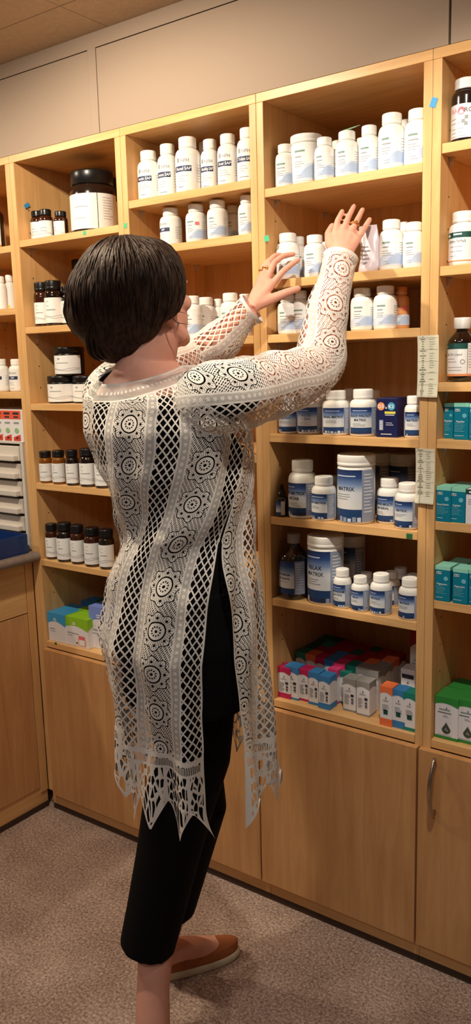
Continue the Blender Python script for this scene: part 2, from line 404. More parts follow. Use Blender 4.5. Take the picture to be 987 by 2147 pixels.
def solve(u0, u1, vt, zs, y=None, vb=None, h=None):
    """stand a round thing on the shelf at height zs: its axis, radius and height"""
    um = (u0+u1)/2; r = 0.03
    for _ in range(6):
        if vb is not None:
            P = on(um, vb, 2, zs); d = (P-CAM); d.z = 0; d.normalize(); P = P + d*r
        else:
            P = on(um, (vt if vt else 600)+60, 1, y)
            for _k in range(4):
                up = proj((P.x, y, zs+0.06))[0]; P.x += (um-up)*0.0011
            P = Vector((P.x, y, zs))
        z = proj((P.x, P.y, zs+0.05))[2]; r = (u1-u0)/2*z/FPX
    if h is None:
        h = 0.1
        for _ in range(8):
            hh = proj((P.x, P.y, zs+h)); h += (hh[1]-vt)*hh[2]/FPX
    for i in range(5):   # keep clear of the bay's sides, back and front edge
        if BX[i] <= P.x+0.012 and P.x-0.012 < BX[i+1] and abs(P.x-(BX[i]+BX[i+1])/2) < 0.25:
            if P.x > (BX[i]+BX[i+1])/2 and i < 4 and P.x > BX[i+1]-0.012: continue
            lo, hi = BX[i]+SW+r+0.0022, BX[i+1]-SW-r-0.0022
            P.x = min(max(P.x, lo), hi); break
    P.y = min(max(P.y, r+0.003), DEP-r-0.003)
    return Vector((P.x, P.y, zs)), r, h

def lines(mb, r, ac, z0, n, dz, wmax, mi, th=0.0012, seed=0):
    rnd = random.Random(seed)
    for k in range(n):
        wl = wmax*(0.55+0.45*rnd.random())/r; cyl_patch(mb, r, ac-wmax/r/2, ac-wmax/r/2+wl, z0-k*dz, z0-k*dz+th, mi)

def packer(t, r, h, body_m, cap_m, capfrac=0.2, capr=0.70, rib=True, neck=0.80):
    hc = h*capfrac; zt = h-hc; cr = r*capr
    sh = zt*0.985; p = [(r*0.55, 0.0), (r*0.90, 0.0), (r*0.985, 0.003), (r, 0.008), (r, zt*neck)]
    for k in range(1, 8):
        a = PI/2*k/7; p.append((cr*0.93+(r-cr*0.93)*math.cos(a), zt*neck+(zt*0.975-zt*neck)*math.sin(a)))
    p += [(cr*0.90, zt*1.005)]
    MB().lathe(p, 40).build('body', body_m, t)
    c = MB(); e = min(0.003, hc*0.15)
    c.lathe([(cr*0.96, zt), (cr, zt+0.0012), (cr, zt+hc*0.25), (cr*0.985, zt+hc*0.28), (cr, zt+hc*0.34), (cr, h-e), (cr-e*0.3, h-e*0.3), (cr-e, h)], 64, rib=(zt+hc*0.33, h-e*0.9, 0.0006, 2) if rib else None)
    c.build('cap', cap_m, t)
    return zt*neck
def tubbody(t, r, h, body_m, lid_m, lidfrac=0.16):
    zt = h*(1-lidfrac)
    MB().lathe([(r*0.6, 0), (r*0.93, 0), (r*0.985, 0.004), (r*0.985, zt*0.965), (r*0.93, zt*0.985), (r*0.93, zt)], 48).build('body', body_m, t)
    hl = h-zt
    MB().lathe([(r*0.96, zt-0.001), (r, zt), (r, zt+hl*0.25), (r*0.985, zt+hl*0.28), (r*0.985, zt+hl*0.33), (r, zt+hl*0.37), (r, h-0.003), (r*0.985, h-0.001), (r*0.95, h), (r*0.9, h-0.0012), (r*0.2, h-0.0012)], 72, rib=(zt+hl*0.36, h-0.0025, 0.0005, 2)).build('lid', lid_m, t)
    return zt*0.95
def lab(m, t): m.build('label', PAL, t)

def sap(t, r, h, band, seed=0, tall=0.8, plain=False):
    zn = packer(t, r, h, M_W, M_WC, 0.19, 0.70, True, 0.80); R = r+0.0004; m = MB(); ac = 0.30
    cyl_patch(m, R, -1.2, 2.3, 0.006, zn*0.99, LB_); R += 0.0003
    s = h/0.125
    if not plain:
        z = zn*0.83
        cyl_patch(m, R, ac-0.018/r*s, ac-0.011/r*s, z, z+0.010*s, GT_)
        cyl_text(m, 'NFH', R, ac+0.003/r, z, 0.011*s, GT_, True)
        zb = zn*0.58
        cyl_patch(m, R, ac-0.95, ac+0.62, zb, zb+0.0125*s, NV_)
        cyl_text(m, band, R+0.0003, ac-0.05, zb+0.0032*s, 0.0095*s, WT_, True, 1.35*r)
        lines(m, R, ac-0.1, zb-0.010*s, 3, 0.0055*s, 0.036*s, GT_, 0.0010*s, seed)
        lines(m, R, ac-0.1, zn*0.16, 1, 0.004, 0.026*s, DK_, 0.0010*s, seed+1)
        lines(m, R, 1.75, zn*0.75, 7, 0.006*s, 0.024*s, GT_, 0.0010, seed+2)
    lab(m, t)
def wave(t, r, h, title, sub, seed=0, tub=False, bodym=None, red=False):
    zn = tubbody(t, r, h, bodym or M_W, M_WC, 0.15) if tub else packer(t, r, h, bodym or M_W, bodym or M_WC, 0.19, 0.73, True, 0.80)
    R = r+0.0004; m = MB(); ac = 0.22; s = h/0.125
    cyl_patch(m, R, -1.5, 1.8, zn*0.14, zn*0.98, LB_) if bodym is None else None
    R += 0.0003
    top = lambda q: zn*(0.36+0.18*max(0, math.sin((q-0.15)*2.6)) )
    cyl_patch(m, R, -1.5, 1.8, zn*0.16, zn*0.3, PB_, 24, top)
    cyl_patch(m, R+0.0002, 0.0, 1.5, zn*0.20, zn*0.3, PB2_, 16, lambda q: zn*(0.24+0.26*math.sin(q*2.4)))
    cyl_text(m, title, R+0.0002, ac-0.1, zn*0.80, 0.0095*s, TG_, True, 1.1*r)
    cyl_text(m, sub, R+0.0002, ac-0.1, zn*0.66, 0.0075*s, DK_, True, 1.1*r)
    lines(m, R+0.0002, ac-0.1, zn*0.81, 1, 0.01, 0.030*s, TG_, 0.0042*s, seed+7); lines(m, R+0.0002, ac-0.1, zn*0.685, 1, 0.01, 0.028*s, GT_, 0.0026*s, seed+8)
    lines(m, R+0.0002, ac-0.1, zn*0.58, 3, 0.0055*s, 0.030*s, GT_, 0.0010, seed)
    lines(m, R+0.0003, ac-0.1, zn*0.26, 2, 0.0055*s, 0.020*s, GT_, 0.0010, seed)
    lines(m, R+0.0002, 1.5, zn*0.82, 8, 0.006*s, 0.022*s, GT_, 0.0008, seed+5)
    if red: cyl_patch(m, R+0.0004, 0.55, 0.55+0.010/r, zn*0.70, zn*0.82, PK_)
    lab(m, t)
def matrix(t, r, h, l1, l2='', tub=False, seed=0, capm=None, turn=-0.08, capfrac=0.2):
    rot = turn
    zn = tubbody(t, r, h, M_W, capm or M_WC, 0.155) if tub else packer(t, r, h, M_W, capm or M_WC, capfrac, 0.74, True, 0.80)
    R = r+0.0004; m = MB(); a0, a1 = rot-0.95, rot+0.85; z0, z1 = zn*0.09, zn*0.97
    if tub: z0, z1 = zn*0.045, zn*0.99
    zb = z0+(z1-z0)*0.24
    cyl_patch(m, R, a0, a1, zb, z1, MX_); cyl_patch(m, R, a0, a1, z0, zb, BAND_)
    cyl_patch(m, R, a1, a1+0.85, z0, z1, SIDE_); cyl_patch(m, R, a0-0.7, a0, z0, z1, SIDE_)
    R += 0.0003; rnd = random.Random(seed); n = 7
    for k in range(n):
        b0 = a0+(a1-a0)*(k+0.04)/n; b1 = a0+(a1-a0)*(k+0.78)/n
        cyl_patch(m, R, b0, b1, z0, z0+(zb-z0)*(0.25+0.2*rnd.random()), [DK_, SIDE_, NV_, PB_][rnd.randrange(4)])
    H_ = z1-z0; ts = min(H_*0.135, r*0.40) if not tub else H_*0.105
    zt = z0+H_*0.60 if not l2 else z0+H_*0.64
    cyl_text(m, l1, R, rot-0.05, zt, ts, DK_, True, (a1-a0)*r*0.92)
    if l2: cyl_text(m, l2, R, rot-0.05, zt-ts*1.15, ts, DK_, True, (a1-a0)*r*0.80)
    lines(m, R, rot-0.1, zt-ts*(1.9 if l2 else 0.75), 3, H_*0.045, r*1.1, GT_, H_*0.014, seed)
    lines(m, R, rot-0.05, z1-H_*0.13, 1, 0.004, r*1.25, PB_, H_*0.022, seed+3)
    lines(m, R, a1+0.42, z1-H_*0.10, 12, H_*0.065, r*0.62, LB_, H_*0.018, seed+9)
    lab(m, t)
def amber(t, r, h, seed=0, light=False, curl=True, body=None, wide=0.86, frac=0.70):
    zn = packer(t, r, h, body or (M_AM2 if light else M_AM), M_BK, 0.20, wide, True, 0.80)
    R = r+0.0004; m = MB(); a0, a1 = -0.95, 1.80; z0, z1 = zn*0.11, min(zn*0.985, zn*(0.13+frac*1.2))
    cyl_patch(m, R, a0, a1, z0, z1, LB_); R += 0.0003; H_ = z1-z0
    if curl:
        pts = []; cx, cz, rc = 0.10, z1-H_*0.24, H_*0.085
        for k in range(9):
            aa = 0.9+k/8*4.3; pts.append((cx+rc*math.cos(aa)/r, cz+rc*1.15*math.sin(aa)))
        for k in range(8):
            (p0, q0), (p1, q1) = pts[k], pts[k+1]; th = H_*0.022
            m.add([(R*math.sin(p0), -R*math.cos(p0), q0-th/2), (R*math.sin(p1), -R*math.cos(p1), q1-th/2), (R*math.sin(p1), -R*math.cos(p1), q1+th/2), (R*math.sin(p0), -R*math.cos(p0), q0+th/2)], [(0,1,2,3)], GT_)
        lines(m, R, 0.45, z0+H_*0.50, 1, 0.004, r*1.2, GT_, H_*0.035, seed)
    else: lines(m, R, 0.4, z0+H_*0.55, 2, H_*0.16, r*1.1, GT_, H_*0.03, seed)
    for q in range(2):
        zq = z0+H_*(0.20+0.07*q)
        n = 14
        vs = []; 
        for k in range(n+1):
            a = a0+0.08+(a1-a0-0.16)*k/n; zz = zq+H_*0.035*math.sin(k*0.55+q*0.8+seed)
            vs += [(R*math.sin(a), -R*math.cos(a), zz), (R*math.sin(a), -R*math.cos(a), zz+H_*0.016)]
        m.add(vs, [(2*k, 2*k+2, 2*k+3, 2*k+1) for k in range(n)], GT_)
    lab(m, t)
def blackjar(t, r, h, big=False):
    tm = M_BR if big else M_BK
    zt = h*0.78
    if big:
        p = [(r*0.6, 0), (r*0.92, 0), (r*0.98, 0.006), (r, 0.02), (r, zt*0.80), (r*0.985, zt*0.86), (r*0.93, zt*0.95), (r*0.88, zt*0.985), (r*0.86, zt*1.01)]; cr = r*0.93
    else:
        p = [(r*0.6, 0), (r*0.95, 0), (r*0.99, 0.003), (r, 0.006), (r, zt*0.93), (r*0.97, zt*0.99), (r*0.9, zt)]; cr = r*1.005
    MB().lathe(p, 56).build('body', tm, t)
    MB().lathe([(cr*0.97, zt+0.0005), (cr, zt+0.002), (cr, h-0.004), (cr*0.985, h-0.001), (cr*0.93, h)], 96, rib=(zt+0.003, h-0.0045, 0.0012 if big else 0.0006, 2)).build('lid', M_BK, t)
    R = r+0.0005; m = MB(); z0, z1 = (zt*0.10, zt*0.80) if big else (zt*0.07, zt*0.90)
    a0, a1 = -1.0, 1.60
    if big:
        cyl_patch(m, R, a0, 0.95, z0, z1, LB_); cyl_patch(m, R, 0.98, 2.30, z0, z1, LB_)
        lines(m, R+0.0004, 0.25, z0+(z1-z0)*0.62, 1, 0.01, r*0.7, GT_, 0.0014); lines(m, R+0.0004, 1.5, z1-0.012, 9, 0.007, r*0.6, GT_, 0.0010, 3)
        lines(m, R+0.0004, 0.25, z0+(z1-z0)*0.30, 1, 0.01, r*0.9, GT_, 0.0010, 7)
    else:
        cyl_patch(m, R, a0, a1, z0, z1, LB_); R += 0.0004; H_ = z1-z0
        lines(m, R, 0.30, z0+H_*0.58, 1, 0.01, r*1.0, GT_, H_*0.035); lines(m, R, 0.02, z0+H_*0.78, 1, 0.01, r*0.2, GT_, H_*0.08)
        for q in range(2):
            n = 16; vs = []
            for k in range(n+1):
                a = a0+0.1+(a1-a0-0.2)*k/n; zz = z0+H_*(0.2+0.07*q)+H_*0.05*math.sin(k*0.5+q)
                vs += [(R*math.sin(a), -R*math.cos(a), zz), (R*math.sin(a), -R*math.cos(a), zz+H_*0.016)]
            m.add(vs, [(2*k, 2*k+2, 2*k+3, 2*k+1) for k in range(n)], GT_)
    lab(m, t)
def syrup(t, r, h, l1, l2, capm, fade=True):
    zt = h*0.90; cr = r*0.42
    p = [(r*0.6, 0), (r*0.92, 0), (r*0.98, 0.004), (r, 0.010), (r, h*0.62)]
    for k in range(1, 9):
        q = k/8; p.append((r+(cr*0.9-r)*(0.5-0.5*math.cos(PI*q)), h*0.62+h*0.22*q))
    p += [(cr*0.9, zt)]
    MB().lathe(p, 44).build('body', M_BG, t)
    if fade: MB().lathe([(cr, zt-0.008), (cr*1.03, zt-0.006), (cr*1.03, h-0.002), (cr*0.95, h)], 40, rib=(zt-0.005, h-0.003, 0.0006, 2)).build('cap', capm, t)
    else: MB().lathe([(cr*1.40, zt-h*0.075), (cr*1.45, zt-h*0.07), (cr*1.45, h-0.003), (cr*1.38, h)], 48, rib=(zt-h*0.06, h-0.004, 0.0006, 2)).build('cap', capm, t)
    R = r+0.0004; m = MB(); z0, z1 = h*0.09, h*0.60; H_ = z1-z0
    if fade:
        cyl_patch(m, R, -1.05, 0.55, z0+H_*0.18, z1, MX_); cyl_patch(m, R, -1.05, 0.55, z0, z0+H_*0.18, BAND_); cyl_patch(m, R, 0.58, 1.30, z0, z1, SIDE_)
        R += 0.0003; cyl_text(m, l1, R, -0.25, z0+H_*0.56, H_*0.085, DK_, True, r*1.4); cyl_text(m, l2, R, -0.25, z0+H_*0.44, H_*0.085, DK_, True, r*1.4)
        lines(m, R, -0.3, z0+H_*0.36, 1, 0.005, r*1.0, GT_, 0.0012); lines(m, R, 0.92, z1-0.008, 11, 0.0062, r*0.5, LB_, 0.0012, 4)
    else:
        cyl_patch(m, R, -1.05, 0.75, z0, z1, LB_); cyl_patch(m, R, 0.78, 1.5, z0, z1, LB_); R += 0.0003
        cyl_patch(m, R, -1.05, 0.75, z1-H_*0.17, z1, GRN_); cyl_patch(m, R, -1.05, 1.5, z0, z0+H_*0.07, OR_)
        cyl_text(m, l1, R, -0.25, z0+H_*0.63, H_*0.10, DK_, False, r*1.3); lines(m, R, -0.3, z0+H_*0.52, 2, H_*0.09, r*1.0, GT_, 0.0010, 3)
        lines(m, R, -0.15, z0+H_*0.26, 2, H_*0.09, r*1.3, GT_, 0.0010, 6); lines(m, R, 1.1, z1-H_*0.1, 9, H_*0.08, r*0.55, GT_, 0.0009, 9)
        for k in range(10):
            aa = 2*PI*k/10; ab = 2*PI*(k+1)/10; rc = H_*0.075
            q = [(rr*math.cos(x)/r+0.42, z0+H_*0.44+rr*math.sin(x)) for x in (aa, ab) for rr in (rc, rc*0.68)]
            m.add([(R*math.sin(q[i][0]), -R*math.cos(q[i][0]), q[i][1]) for i in (0, 2, 3, 1)], [(0,1,2,3)], GT_)
        cyl_text(m, '+', R+0.0002, -0.86, z1-H_*0.14, H_*0.12, WT_, True)
    lab(m, t)
def dropper(t, r, h):
    zt = h*0.62
    MB().lathe([(r*0.7, 0), (r*0.97, 0.001), (r, 0.004), (r, zt*0.86), (r*0.85, zt*0.95), (r*0.5, zt), (r*0.5, zt+0.004)], 32).build('body', M_BG, t)
    MB().lathe([(r*0.62, zt+0.001), (r*0.64, zt+0.002), (r*0.62, zt+h*0.13), (r*0.45, zt+h*0.14), (r*0.40, zt+h*0.20), (r*0.36, h*0.94), (r*0.25, h*0.985), (r*0.1, h)], 32, rib=(zt+0.002, zt+h*0.125, 0.0006, 2)).build('dropper_cap', M_BK, t)
    m = MB(); R = r+0.0004; cyl_patch(m, R, -1.1, 0.4, zt*0.10, zt*0.78, MX_); cyl_patch(m, R+0.0002, -1.1, 0.4, zt*0.10, zt*0.24, BAND_); cyl_patch(m, R, 0.42, 1.1, zt*0.10, zt*0.78, LB_)
    lines(m, R+0.0003, -0.35, zt*0.46, 2, zt*0.09, r*1.0, DK_, 0.0010); lab(m, t)
def green(t, r, h, sub):
    zn = packer(t, r, h, M_W, M_WC, 0.2, 0.78, True, 0.80); R = r+0.0004; m = MB(); ac = -0.1
    cyl_patch(m, R, -1.5, 1.6, 0.010, zn*0.98, LB_); R += 0.0003
    cyl_patch(m, R, -1.1, 1.6, zn*0.80, zn*0.96, GRN_); lines(m, R+0.0003, 0.12, zn*0.875, 1, 0.01, r*1.0, WT_, 0.003, 1)
    for dx, dz in ((-0.055, 0.0), (0.055, 0.0), (0.0, 0.35)):
        rc = zn*0.035; a = -0.78+dx
        m.add([((R+0.0003)*math.sin(a+rc*math.cos(2*PI*k/10)/r), -(R+0.0003)*math.cos(a+rc*math.cos(2*PI*k/10)/r), zn*0.865+dz*rc*2.2+rc*math.sin(2*PI*k/10)) for k in range(10)], [tuple(range(10))], WT_)
    cyl_text(m, sub, R, -0.15, zn*0.66, 0.0095, DK_, False, r*1.3); lines(m, R, -0.2, zn*0.54, 3, 0.009, r*1.0, GT_, 0.001, 2)
    cyl_patch(m, R, -1.5, 1.6, zn*0.13, zn*0.16, OR_); lab(m, t)
def rosy(t, r, h):
    zn = packer(t, r, h, M_BR, M_WC, 0.17, 0.80, True, 0.84); R = r+0.0004; m = MB()
    cyl_patch(m, R, -1.05, 1.35, zn*0.10, zn*0.84, LB_); R += 0.0003
    cyl_text(m, 'RA', R, -0.48, zn*0.65, 0.0125, PK_, False); cyl_text(m, 'RO', R, 0.52, zn*0.65, 0.0125, DK_, False)
    m.add([(R*math.sin(0.02+0.0075*math.cos(2*PI*k/12)/r), -R*math.cos(0.02+0.0075*math.cos(2*PI*k/12)/r), zn*0.69+0.0075*math.sin(2*PI*k/12)) for k in range(12)], [tuple(range(12))], PK_)
    lines(m, R, -0.35, zn*0.52, 2, 0.008, r*0.9, GT_, 0.001, 1); lines(m, R, 0.0, zn*0.30, 3, 0.007, r*1.5, GT_, 0.001, 4)
    for k, (a, z) in enumerate(((0.05, 0.42), (0.25, 0.50), (0.22, 0.36))): cyl_patch(m, R, a, a+0.007/r, zn*z, zn*z+0.007, GT_)
    lab(m, t)

def put(fn, name, label, cat, group, u0, u1, vt, zs, y=None, vb=None, rot=0.0, h=None, **kw):
    P, r, hh = solve(u0, u1, vt, zs, y, vb, h)
    for i in range(5):
        if BX[i] < P.x < BX[i+1]:
            up = [z for z in SH[i] if z > zs+0.01]+[2.001+TH]
            hh = min(hh, min(up)-TH-0.006-zs)
    t = thing(name, label, cat, (P.x, P.y, zs+0.0004), rot, group); fn(t, r, hh, **kw); return t

# ---------------- bay left of the woman
G = 'small amber bottles on the top shelf beside the black jar'
put(amber, 'supplement_bottle', 'first small amber bottle from the left, beside the big black jar', 'bottle', G, 50, 79, 446, 1.787, y=0.055, seed=1, curl=False, wide=0.8)
put(amber, 'supplement_bottle', 'middle and tallest of three small amber bottles beside the big black jar', 'bottle', G, 81, 111, 440, 1.787, y=0.060, seed=2, curl=False, wide=0.8)
put(amber, 'supplement_bottle', 'small amber bottle nearest the left side of the big black jar', 'bottle', G, 112, 142, 444, 1.787, y=0.065, seed=3, curl=False, rot=-0.5, wide=0.8)
put(amber, 'supplement_bottle', 'small amber bottle peeking out behind the first and middle small bottles', 'bottle', G, 76, 103, 448, 1.787, y=0.13, seed=4, curl=False, wide=0.8)
put(blackjar, 'supplement_jar', 'huge glossy black jar with white label and ribbed black lid', 'jar', None, 149, 244, 363, 1.787, y=0.105, big=True)
put(blackjar, 'supplement_jar', 'black jar half hidden behind the huge black jar, at the bay side', 'jar', None, 186, 254, 376, 1.787, y=0.23, big=True)
G = 'amber bottles behind the woman\'s hair'
put(amber, 'supplement_bottle', 'reddish amber bottle with white label, left end of the shelf at hair level', 'bottle', G, 61, 96, 594, 1.542, y=0.050, seed=5, frac=0.6)
put(amber, 'supplement_bottle', 'dark bottle with large white label between the left amber bottle and the hair', 'bottle', G, 94, 133, 589, 1.542, y=0.052, seed=6, body=M_BG)
put(amber, 'supplement_bottle', 'dark bottle just touching the left edge of the hair', 'bottle', G, 129, 160, 600, 1.542, y=0.075, seed=7, body=M_BG)
put(amber, 'supplement_bottle', 'taller dark bottle whose black cap shows over the left side of the hair', 'bottle', G, 152, 198, 545, 1.542, y=0.17, seed=8, body=M_BR)
G = 'black jars with white labels in a small stack'
put(blackjar, 'cosmetic_jar', 'lower left black jar of the stack, under the top jar', 'jar', G, 100, 162, 788, 1.318, y=0.075)
put(blackjar, 'cosmetic_jar', 'lower right black jar of the stack, touching the woman\'s shoulder', 'jar', G, 152, 212, 788, 1.318, y=0.095)
P, r, hh = solve(100, 162, 788, 1.318, 0.075)
put(blackjar, 'cosmetic_jar', 'black jar standing on top of two other black jars', 'jar', G, 114, 176, 728, 1.318+hh+0.001, y=0.085)
G = 'amber bottles on the shelf beside the woman\'s back'
for k, (a, b, vt, vb, li, lb) in enumerate((
    (82, 110, 946, 1014, True, 'amber bottle with golden shoulder at left end of the shelf beside her back'),
    (111, 140, 944, 1016, True, 'second amber bottle from the left on the shelf beside her back'),
    (139, 167, 943, 1019, False, 'third bottle, dark shouldered, on the shelf beside her back'),
    (167, 203, 940, 1022, False, 'widest dark bottle on the shelf beside her back'),
    (199, 232, 942, 1025, False, 'dark bottle half hidden by her upper back, last in its row'))):
    put(amber, 'supplement_bottle', lb, 'bottle', G, a, b, vt, 1.079, vb=vb, seed=20+k, light=li, body=None if li else M_BG)
G = 'dark bottles on the shelf beside the woman\'s waist'
for k, (a, b, vt, vb, bo, lb) in enumerate((
    (95, 122, 1097, 1173, M_AM, 'amber bottle at left end of the shelf beside her waist'),
    (119, 154, 1096, 1180, M_BG, 'second and largest dark bottle on the shelf beside her waist'),
    (150, 181, 1100, 1184, M_AM, 'third bottle, brown shouldered, on the shelf beside her waist'),
    (177, 213, 1106, 1190, M_AM, 'fourth brown bottle on the shelf beside her waist'),
    (209, 243, 1109, 1195, M_BG, 'black bottle touching the side of her waist'))):
    put(amber, 'supplement_bottle', lb, 'bottle', G, a, b, vt, 0.840, vb=vb, seed=30+k, body=bo)

# ---------------- cartons
M_CW = mat('carton_white', (232, 230, 232), 0.5, spec=0.3)
def colr(name, c): return mat('carton_'+name, c, 0.42, spec=0.35)
C_SKY = colr('sky_blue', (62, 160, 216)); C_LIME = colr('lime', (142, 196, 44)); C_PER = colr('periwinkle', (124, 146, 224)); C_TEALD = colr('teal_dark', (40, 110, 140))
C_MAG = colr('magenta', (196, 40, 92)); C_BLU = colr('blue', (62, 132, 190)); C_TEA = colr('teal_green', (34, 134, 118)); C_GRY = colr('grey', (150, 148, 144)); C_ORG = colr('orange', (238, 122, 74)); C_RED = colr('dark_red', (150, 22, 44))
C_TURQ = colr('turquoise', (8, 124, 150)); C_MINT = colr('mint', (150, 222, 200)); C_GRN = colr('green', (52, 140, 62)); C_NAVY = colr('navy', (24, 30, 78)); C_PINK = colr('pink', (226, 72, 132)); C_DKG = colr('pine', (26, 84, 60))
def lidbox(mb, w, d, h, th, wavy=True, seed=0, foot=0.0, steps=12):
    """carton: white body (0), coloured top (1) whose lower edge is a wave, optional coloured foot (2)"""
    e = 0.0004
    mb.box(0, w, 0, d, 0, h, 0, 0.0008)
    f = lambda q: h-th+(th*0.30*math.sin(q*PI*1.0+0.2) if wavy else 0)
    def strip(p0, p1, n):   # along the side from p0 to p1, outward offset n
        vs = []
        for k in range(steps+1):
            q = k/steps; x = p0[0]+(p1[0]-p0[0])*q+n[0]*e; y = p0[1]+(p1[1]-p0[1])*q+n[1]*e
            vs += [(x, y, f(q)), (x, y, h+e)]
        mb.add(vs, [(2*k, 2*k+2, 2*k+3, 2*k+1) for k in range(steps)], 1)
        if foot: mb.add([(p0[0]+n[0]*e, p0[1]+n[1]*e, 0), (p1[0]+n[0]*e, p1[1]+n[1]*e, 0), (p1[0]+n[0]*e, p1[1]+n[1]*e, foot), (p0[0]+n[0]*e, p0[1]+n[1]*e, foot)], [(0,1,2,3)], 1)
    strip((-e, 0), (w+e, 0), (0, -1)); strip((w, -e), (w, d+e), (1, 0)); strip((w+e, d), (-e, d), (0, 1)); strip((0, d+e), (0, -e), (-1, 0))
    mb.add([(-e, -e, h+e), (w+e, -e, h+e), (w+e, d+e, h+e), (-e, d+e, h+e)], [(0,1,2,3)], 1)
def flines(mb, x0, x1, z0, n, dz, th, mi, y, seed=0):
    rnd = random.Random(seed)
    for k in range(n): flat_patch(mb, x0, x0+(x1-x0)*(0.55+0.45*rnd.random()), z0-k*dz, z0-k*dz+th, y, mi)
def place(u0, u1, vb, vt, zs, y=None):
    um = (u0+u1)/2
    if y is None:
        P = on(um, vb, 2, zs); y = P.y
    x0 = on(u0, vb, 1, y).x; x1 = on(u1, vb, 1, y).x
    zt = on(um, vt, 1, y).z
    return x0, x1, y, zt-zs
def carton(name, label, cat, group, u0, u1, vb, vt, zs, depth, fn, y=None, rot=0.0, h=None, **kw):
    x0, x1, yy, hh = place(u0, u1, vb, vt, zs, y)
    yy = max(yy, 0.003)
    for i in range(5):
        if BX[i] < (x0+x1)/2+0.03 and (x0+x1)/2 < BX[i+1]:
            sh = max(0, BX[i]+SW+0.002-x0); x0 += sh; x1 += sh
            sh = max(0, x1-(BX[i+1]-SW-0.002)); x0 -= sh; x1 -= sh
            break
    t = thing(name, label, cat, (x0, yy, zs+0.0004), rot, group); fn(t, x1-x0, depth, h or hh, **kw); return t, (x0, x1, yy, h or hh)
def tincture(t, w, d, h, c, style='side', cap=0.22, foot=0.0, seed=0):
    m = MB(); lidbox(m, w, d, h, h*cap, True, seed, foot*h); m.build('carton', [M_CW, c], t)
    p = MB(); y = -0.0009
    cx = w*0.5
    p.add([(cx-w*0.05, y, h*(1-cap)-h*0.10), (cx+w*0.05, y, h*(1-cap)-h*0.10), (cx, y, h*(1-cap)-h*0.035)], [(0,1,2)], DK_)
    flines(p, w*0.25, w*0.75, h*(1-cap)-h*0.14, 2, h*0.025, h*0.010, GT_, y, seed)
    if style == 'side':
        flines(p, w*0.12, w*0.55, h*0.50, 9, h*0.034, h*0.012, GT_, y, seed+1)
        flat_patch(p, w*0.62, w*0.86, h*0.47, h*0.545, y, DK_)
        flat_text(p, 'CBD' if seed < 0 else '', w*0.7, h*0.3, 0.01, y, DK_)
        for k in range(5): flat_patch(p, w*0.66, w*0.84, h*(0.24+0.042*k), h*(0.268+0.042*k), y, DK_ if k % 2 else GT_)
    else:
        flines(p, w*0.2, w*0.8, h*0.54, 5, h*0.035, h*0.012, GT_, y, seed+1)
        flat_patch(p, w*0.30, w*0.66, h*0.30, h*0.42, y, GRN_)
    p.build('print', PAL, t)

# cartons on the bottom deck, left of the woman
G = 'teabox cartons on the deck left of the woman'
def teabox(t, w, d, h, c, seed=0, pinkpatch=False):
    m = MB(); lidbox(m, w, d, h, h*0.40, True, seed); m.build('carton', [M_CW, c], t)
    p = MB(); y = -0.0009
    flines(p, w*0.10, w*0.60, h*0.44, 1, h*0.05, h*0.022, GT_, y, seed); flines(p, w*0.34, w*0.56, h*0.80, 2, h*0.05, h*0.028, WT_, y, seed+2)
    flines(p, w*0.10, w*0.45, h*0.36, 1, h*0.05, h*0.012, GT_, y, seed+1)
    if pinkpatch:
        flat_patch(p, w*0.58, w*0.86, h*0.28, h*0.40, y, PK_); flat_patch(p, w*0.56, w*0.88, h*0.06, h*0.28, y, OR_); flat_patch(p, w*0.60, w*0.84, h*0.08, h*0.27, y-0.0002, LB_)
        p.add([(w*0.50+w*0.035*math.cos(2*PI*k/8), y, h*0.13+h*0.03*math.sin(2*PI*k/8)) for k in range(8)], [tuple(range(8))], DK_)
    p.build('print', PAL, t)
carton('carton', 'white carton with sky blue top at the left end of the deck', 'box', G, 99, 134, 1345, 1287, DECK, 0.105, teabox, c=C_SKY, seed=1)
carton('carton', 'white carton with lime green top and small pink patch, in front', 'box', G, 139, 186, 1356, 1297, DECK, 0.062, teabox, c=C_LIME, seed=2, pinkpatch=True)
carton('carton', 'lime topped carton standing directly behind the one with pink patch', 'box', G, 168, 206, 1341, 1282, DECK, 0.062, teabox, y=0.078, c=C_LIME, seed=3)
carton('carton', 'white carton with periwinkle blue top touching the woman\'s hip', 'box', G, 191, 236, 1362, 1276, DECK, 0.12, teabox, c=C_PER, seed=4)
t_, g_ = carton('carton', 'carton with deep blue top in shade behind the sky blue carton', 'box', G, 165, 200, 1320, 1262, DECK, 0.06, teabox, y=0.155, c=C_BLU, seed=5)
carton('carton', 'carton with dark green top in shade behind the lime cartons', 'box', G, 208, 240, 1330, 1262, DECK, 0.06, teabox, y=0.160, c=C_DKG, seed=6)
carton('carton', 'tall white carton with teal top standing far back in the deck, left of the woman', 'box', G, 169, 203, 1300, 1196, DECK, 0.05, teabox, y=0.255, c=C_TEALD, seed=7)

# ---------------- bay at far left
G = 'bottles in the far left bay'
put(syrup, 'syrup_bottle', 'dark bottle cut by the left edge, on the top shelf of the far left bay', 'bottle', None, -34, 10, 408, 1.778, y=0.08, l1='', l2='', capm=M_BK, fade=False)
put(sap, 'supplement_bottle', 'white bottle cut by the left edge on the second shelf of far left bay', 'bottle', G, -8, 14, 580, 1.600, y=0.06, band='', plain=True)
put(sap, 'supplement_bottle', 'white bottle beside the stile on the second shelf of far left bay', 'bottle', G, 10, 32, 577, 1.600, y=0.09, band='', plain=True)
put(sap, 'supplement_bottle', 'white navy banded bottle cut by the left edge, above the white carton', 'bottle', G, -14, 19, 753, 1.352, y=0.045, band='SAP', seed=3)
put(sap, 'supplement_bottle', 'white navy banded bottle beside the stile, above the white carton', 'bottle', G, 19, 52, 753, 1.352, y=0.055, band='SAP', seed=4)

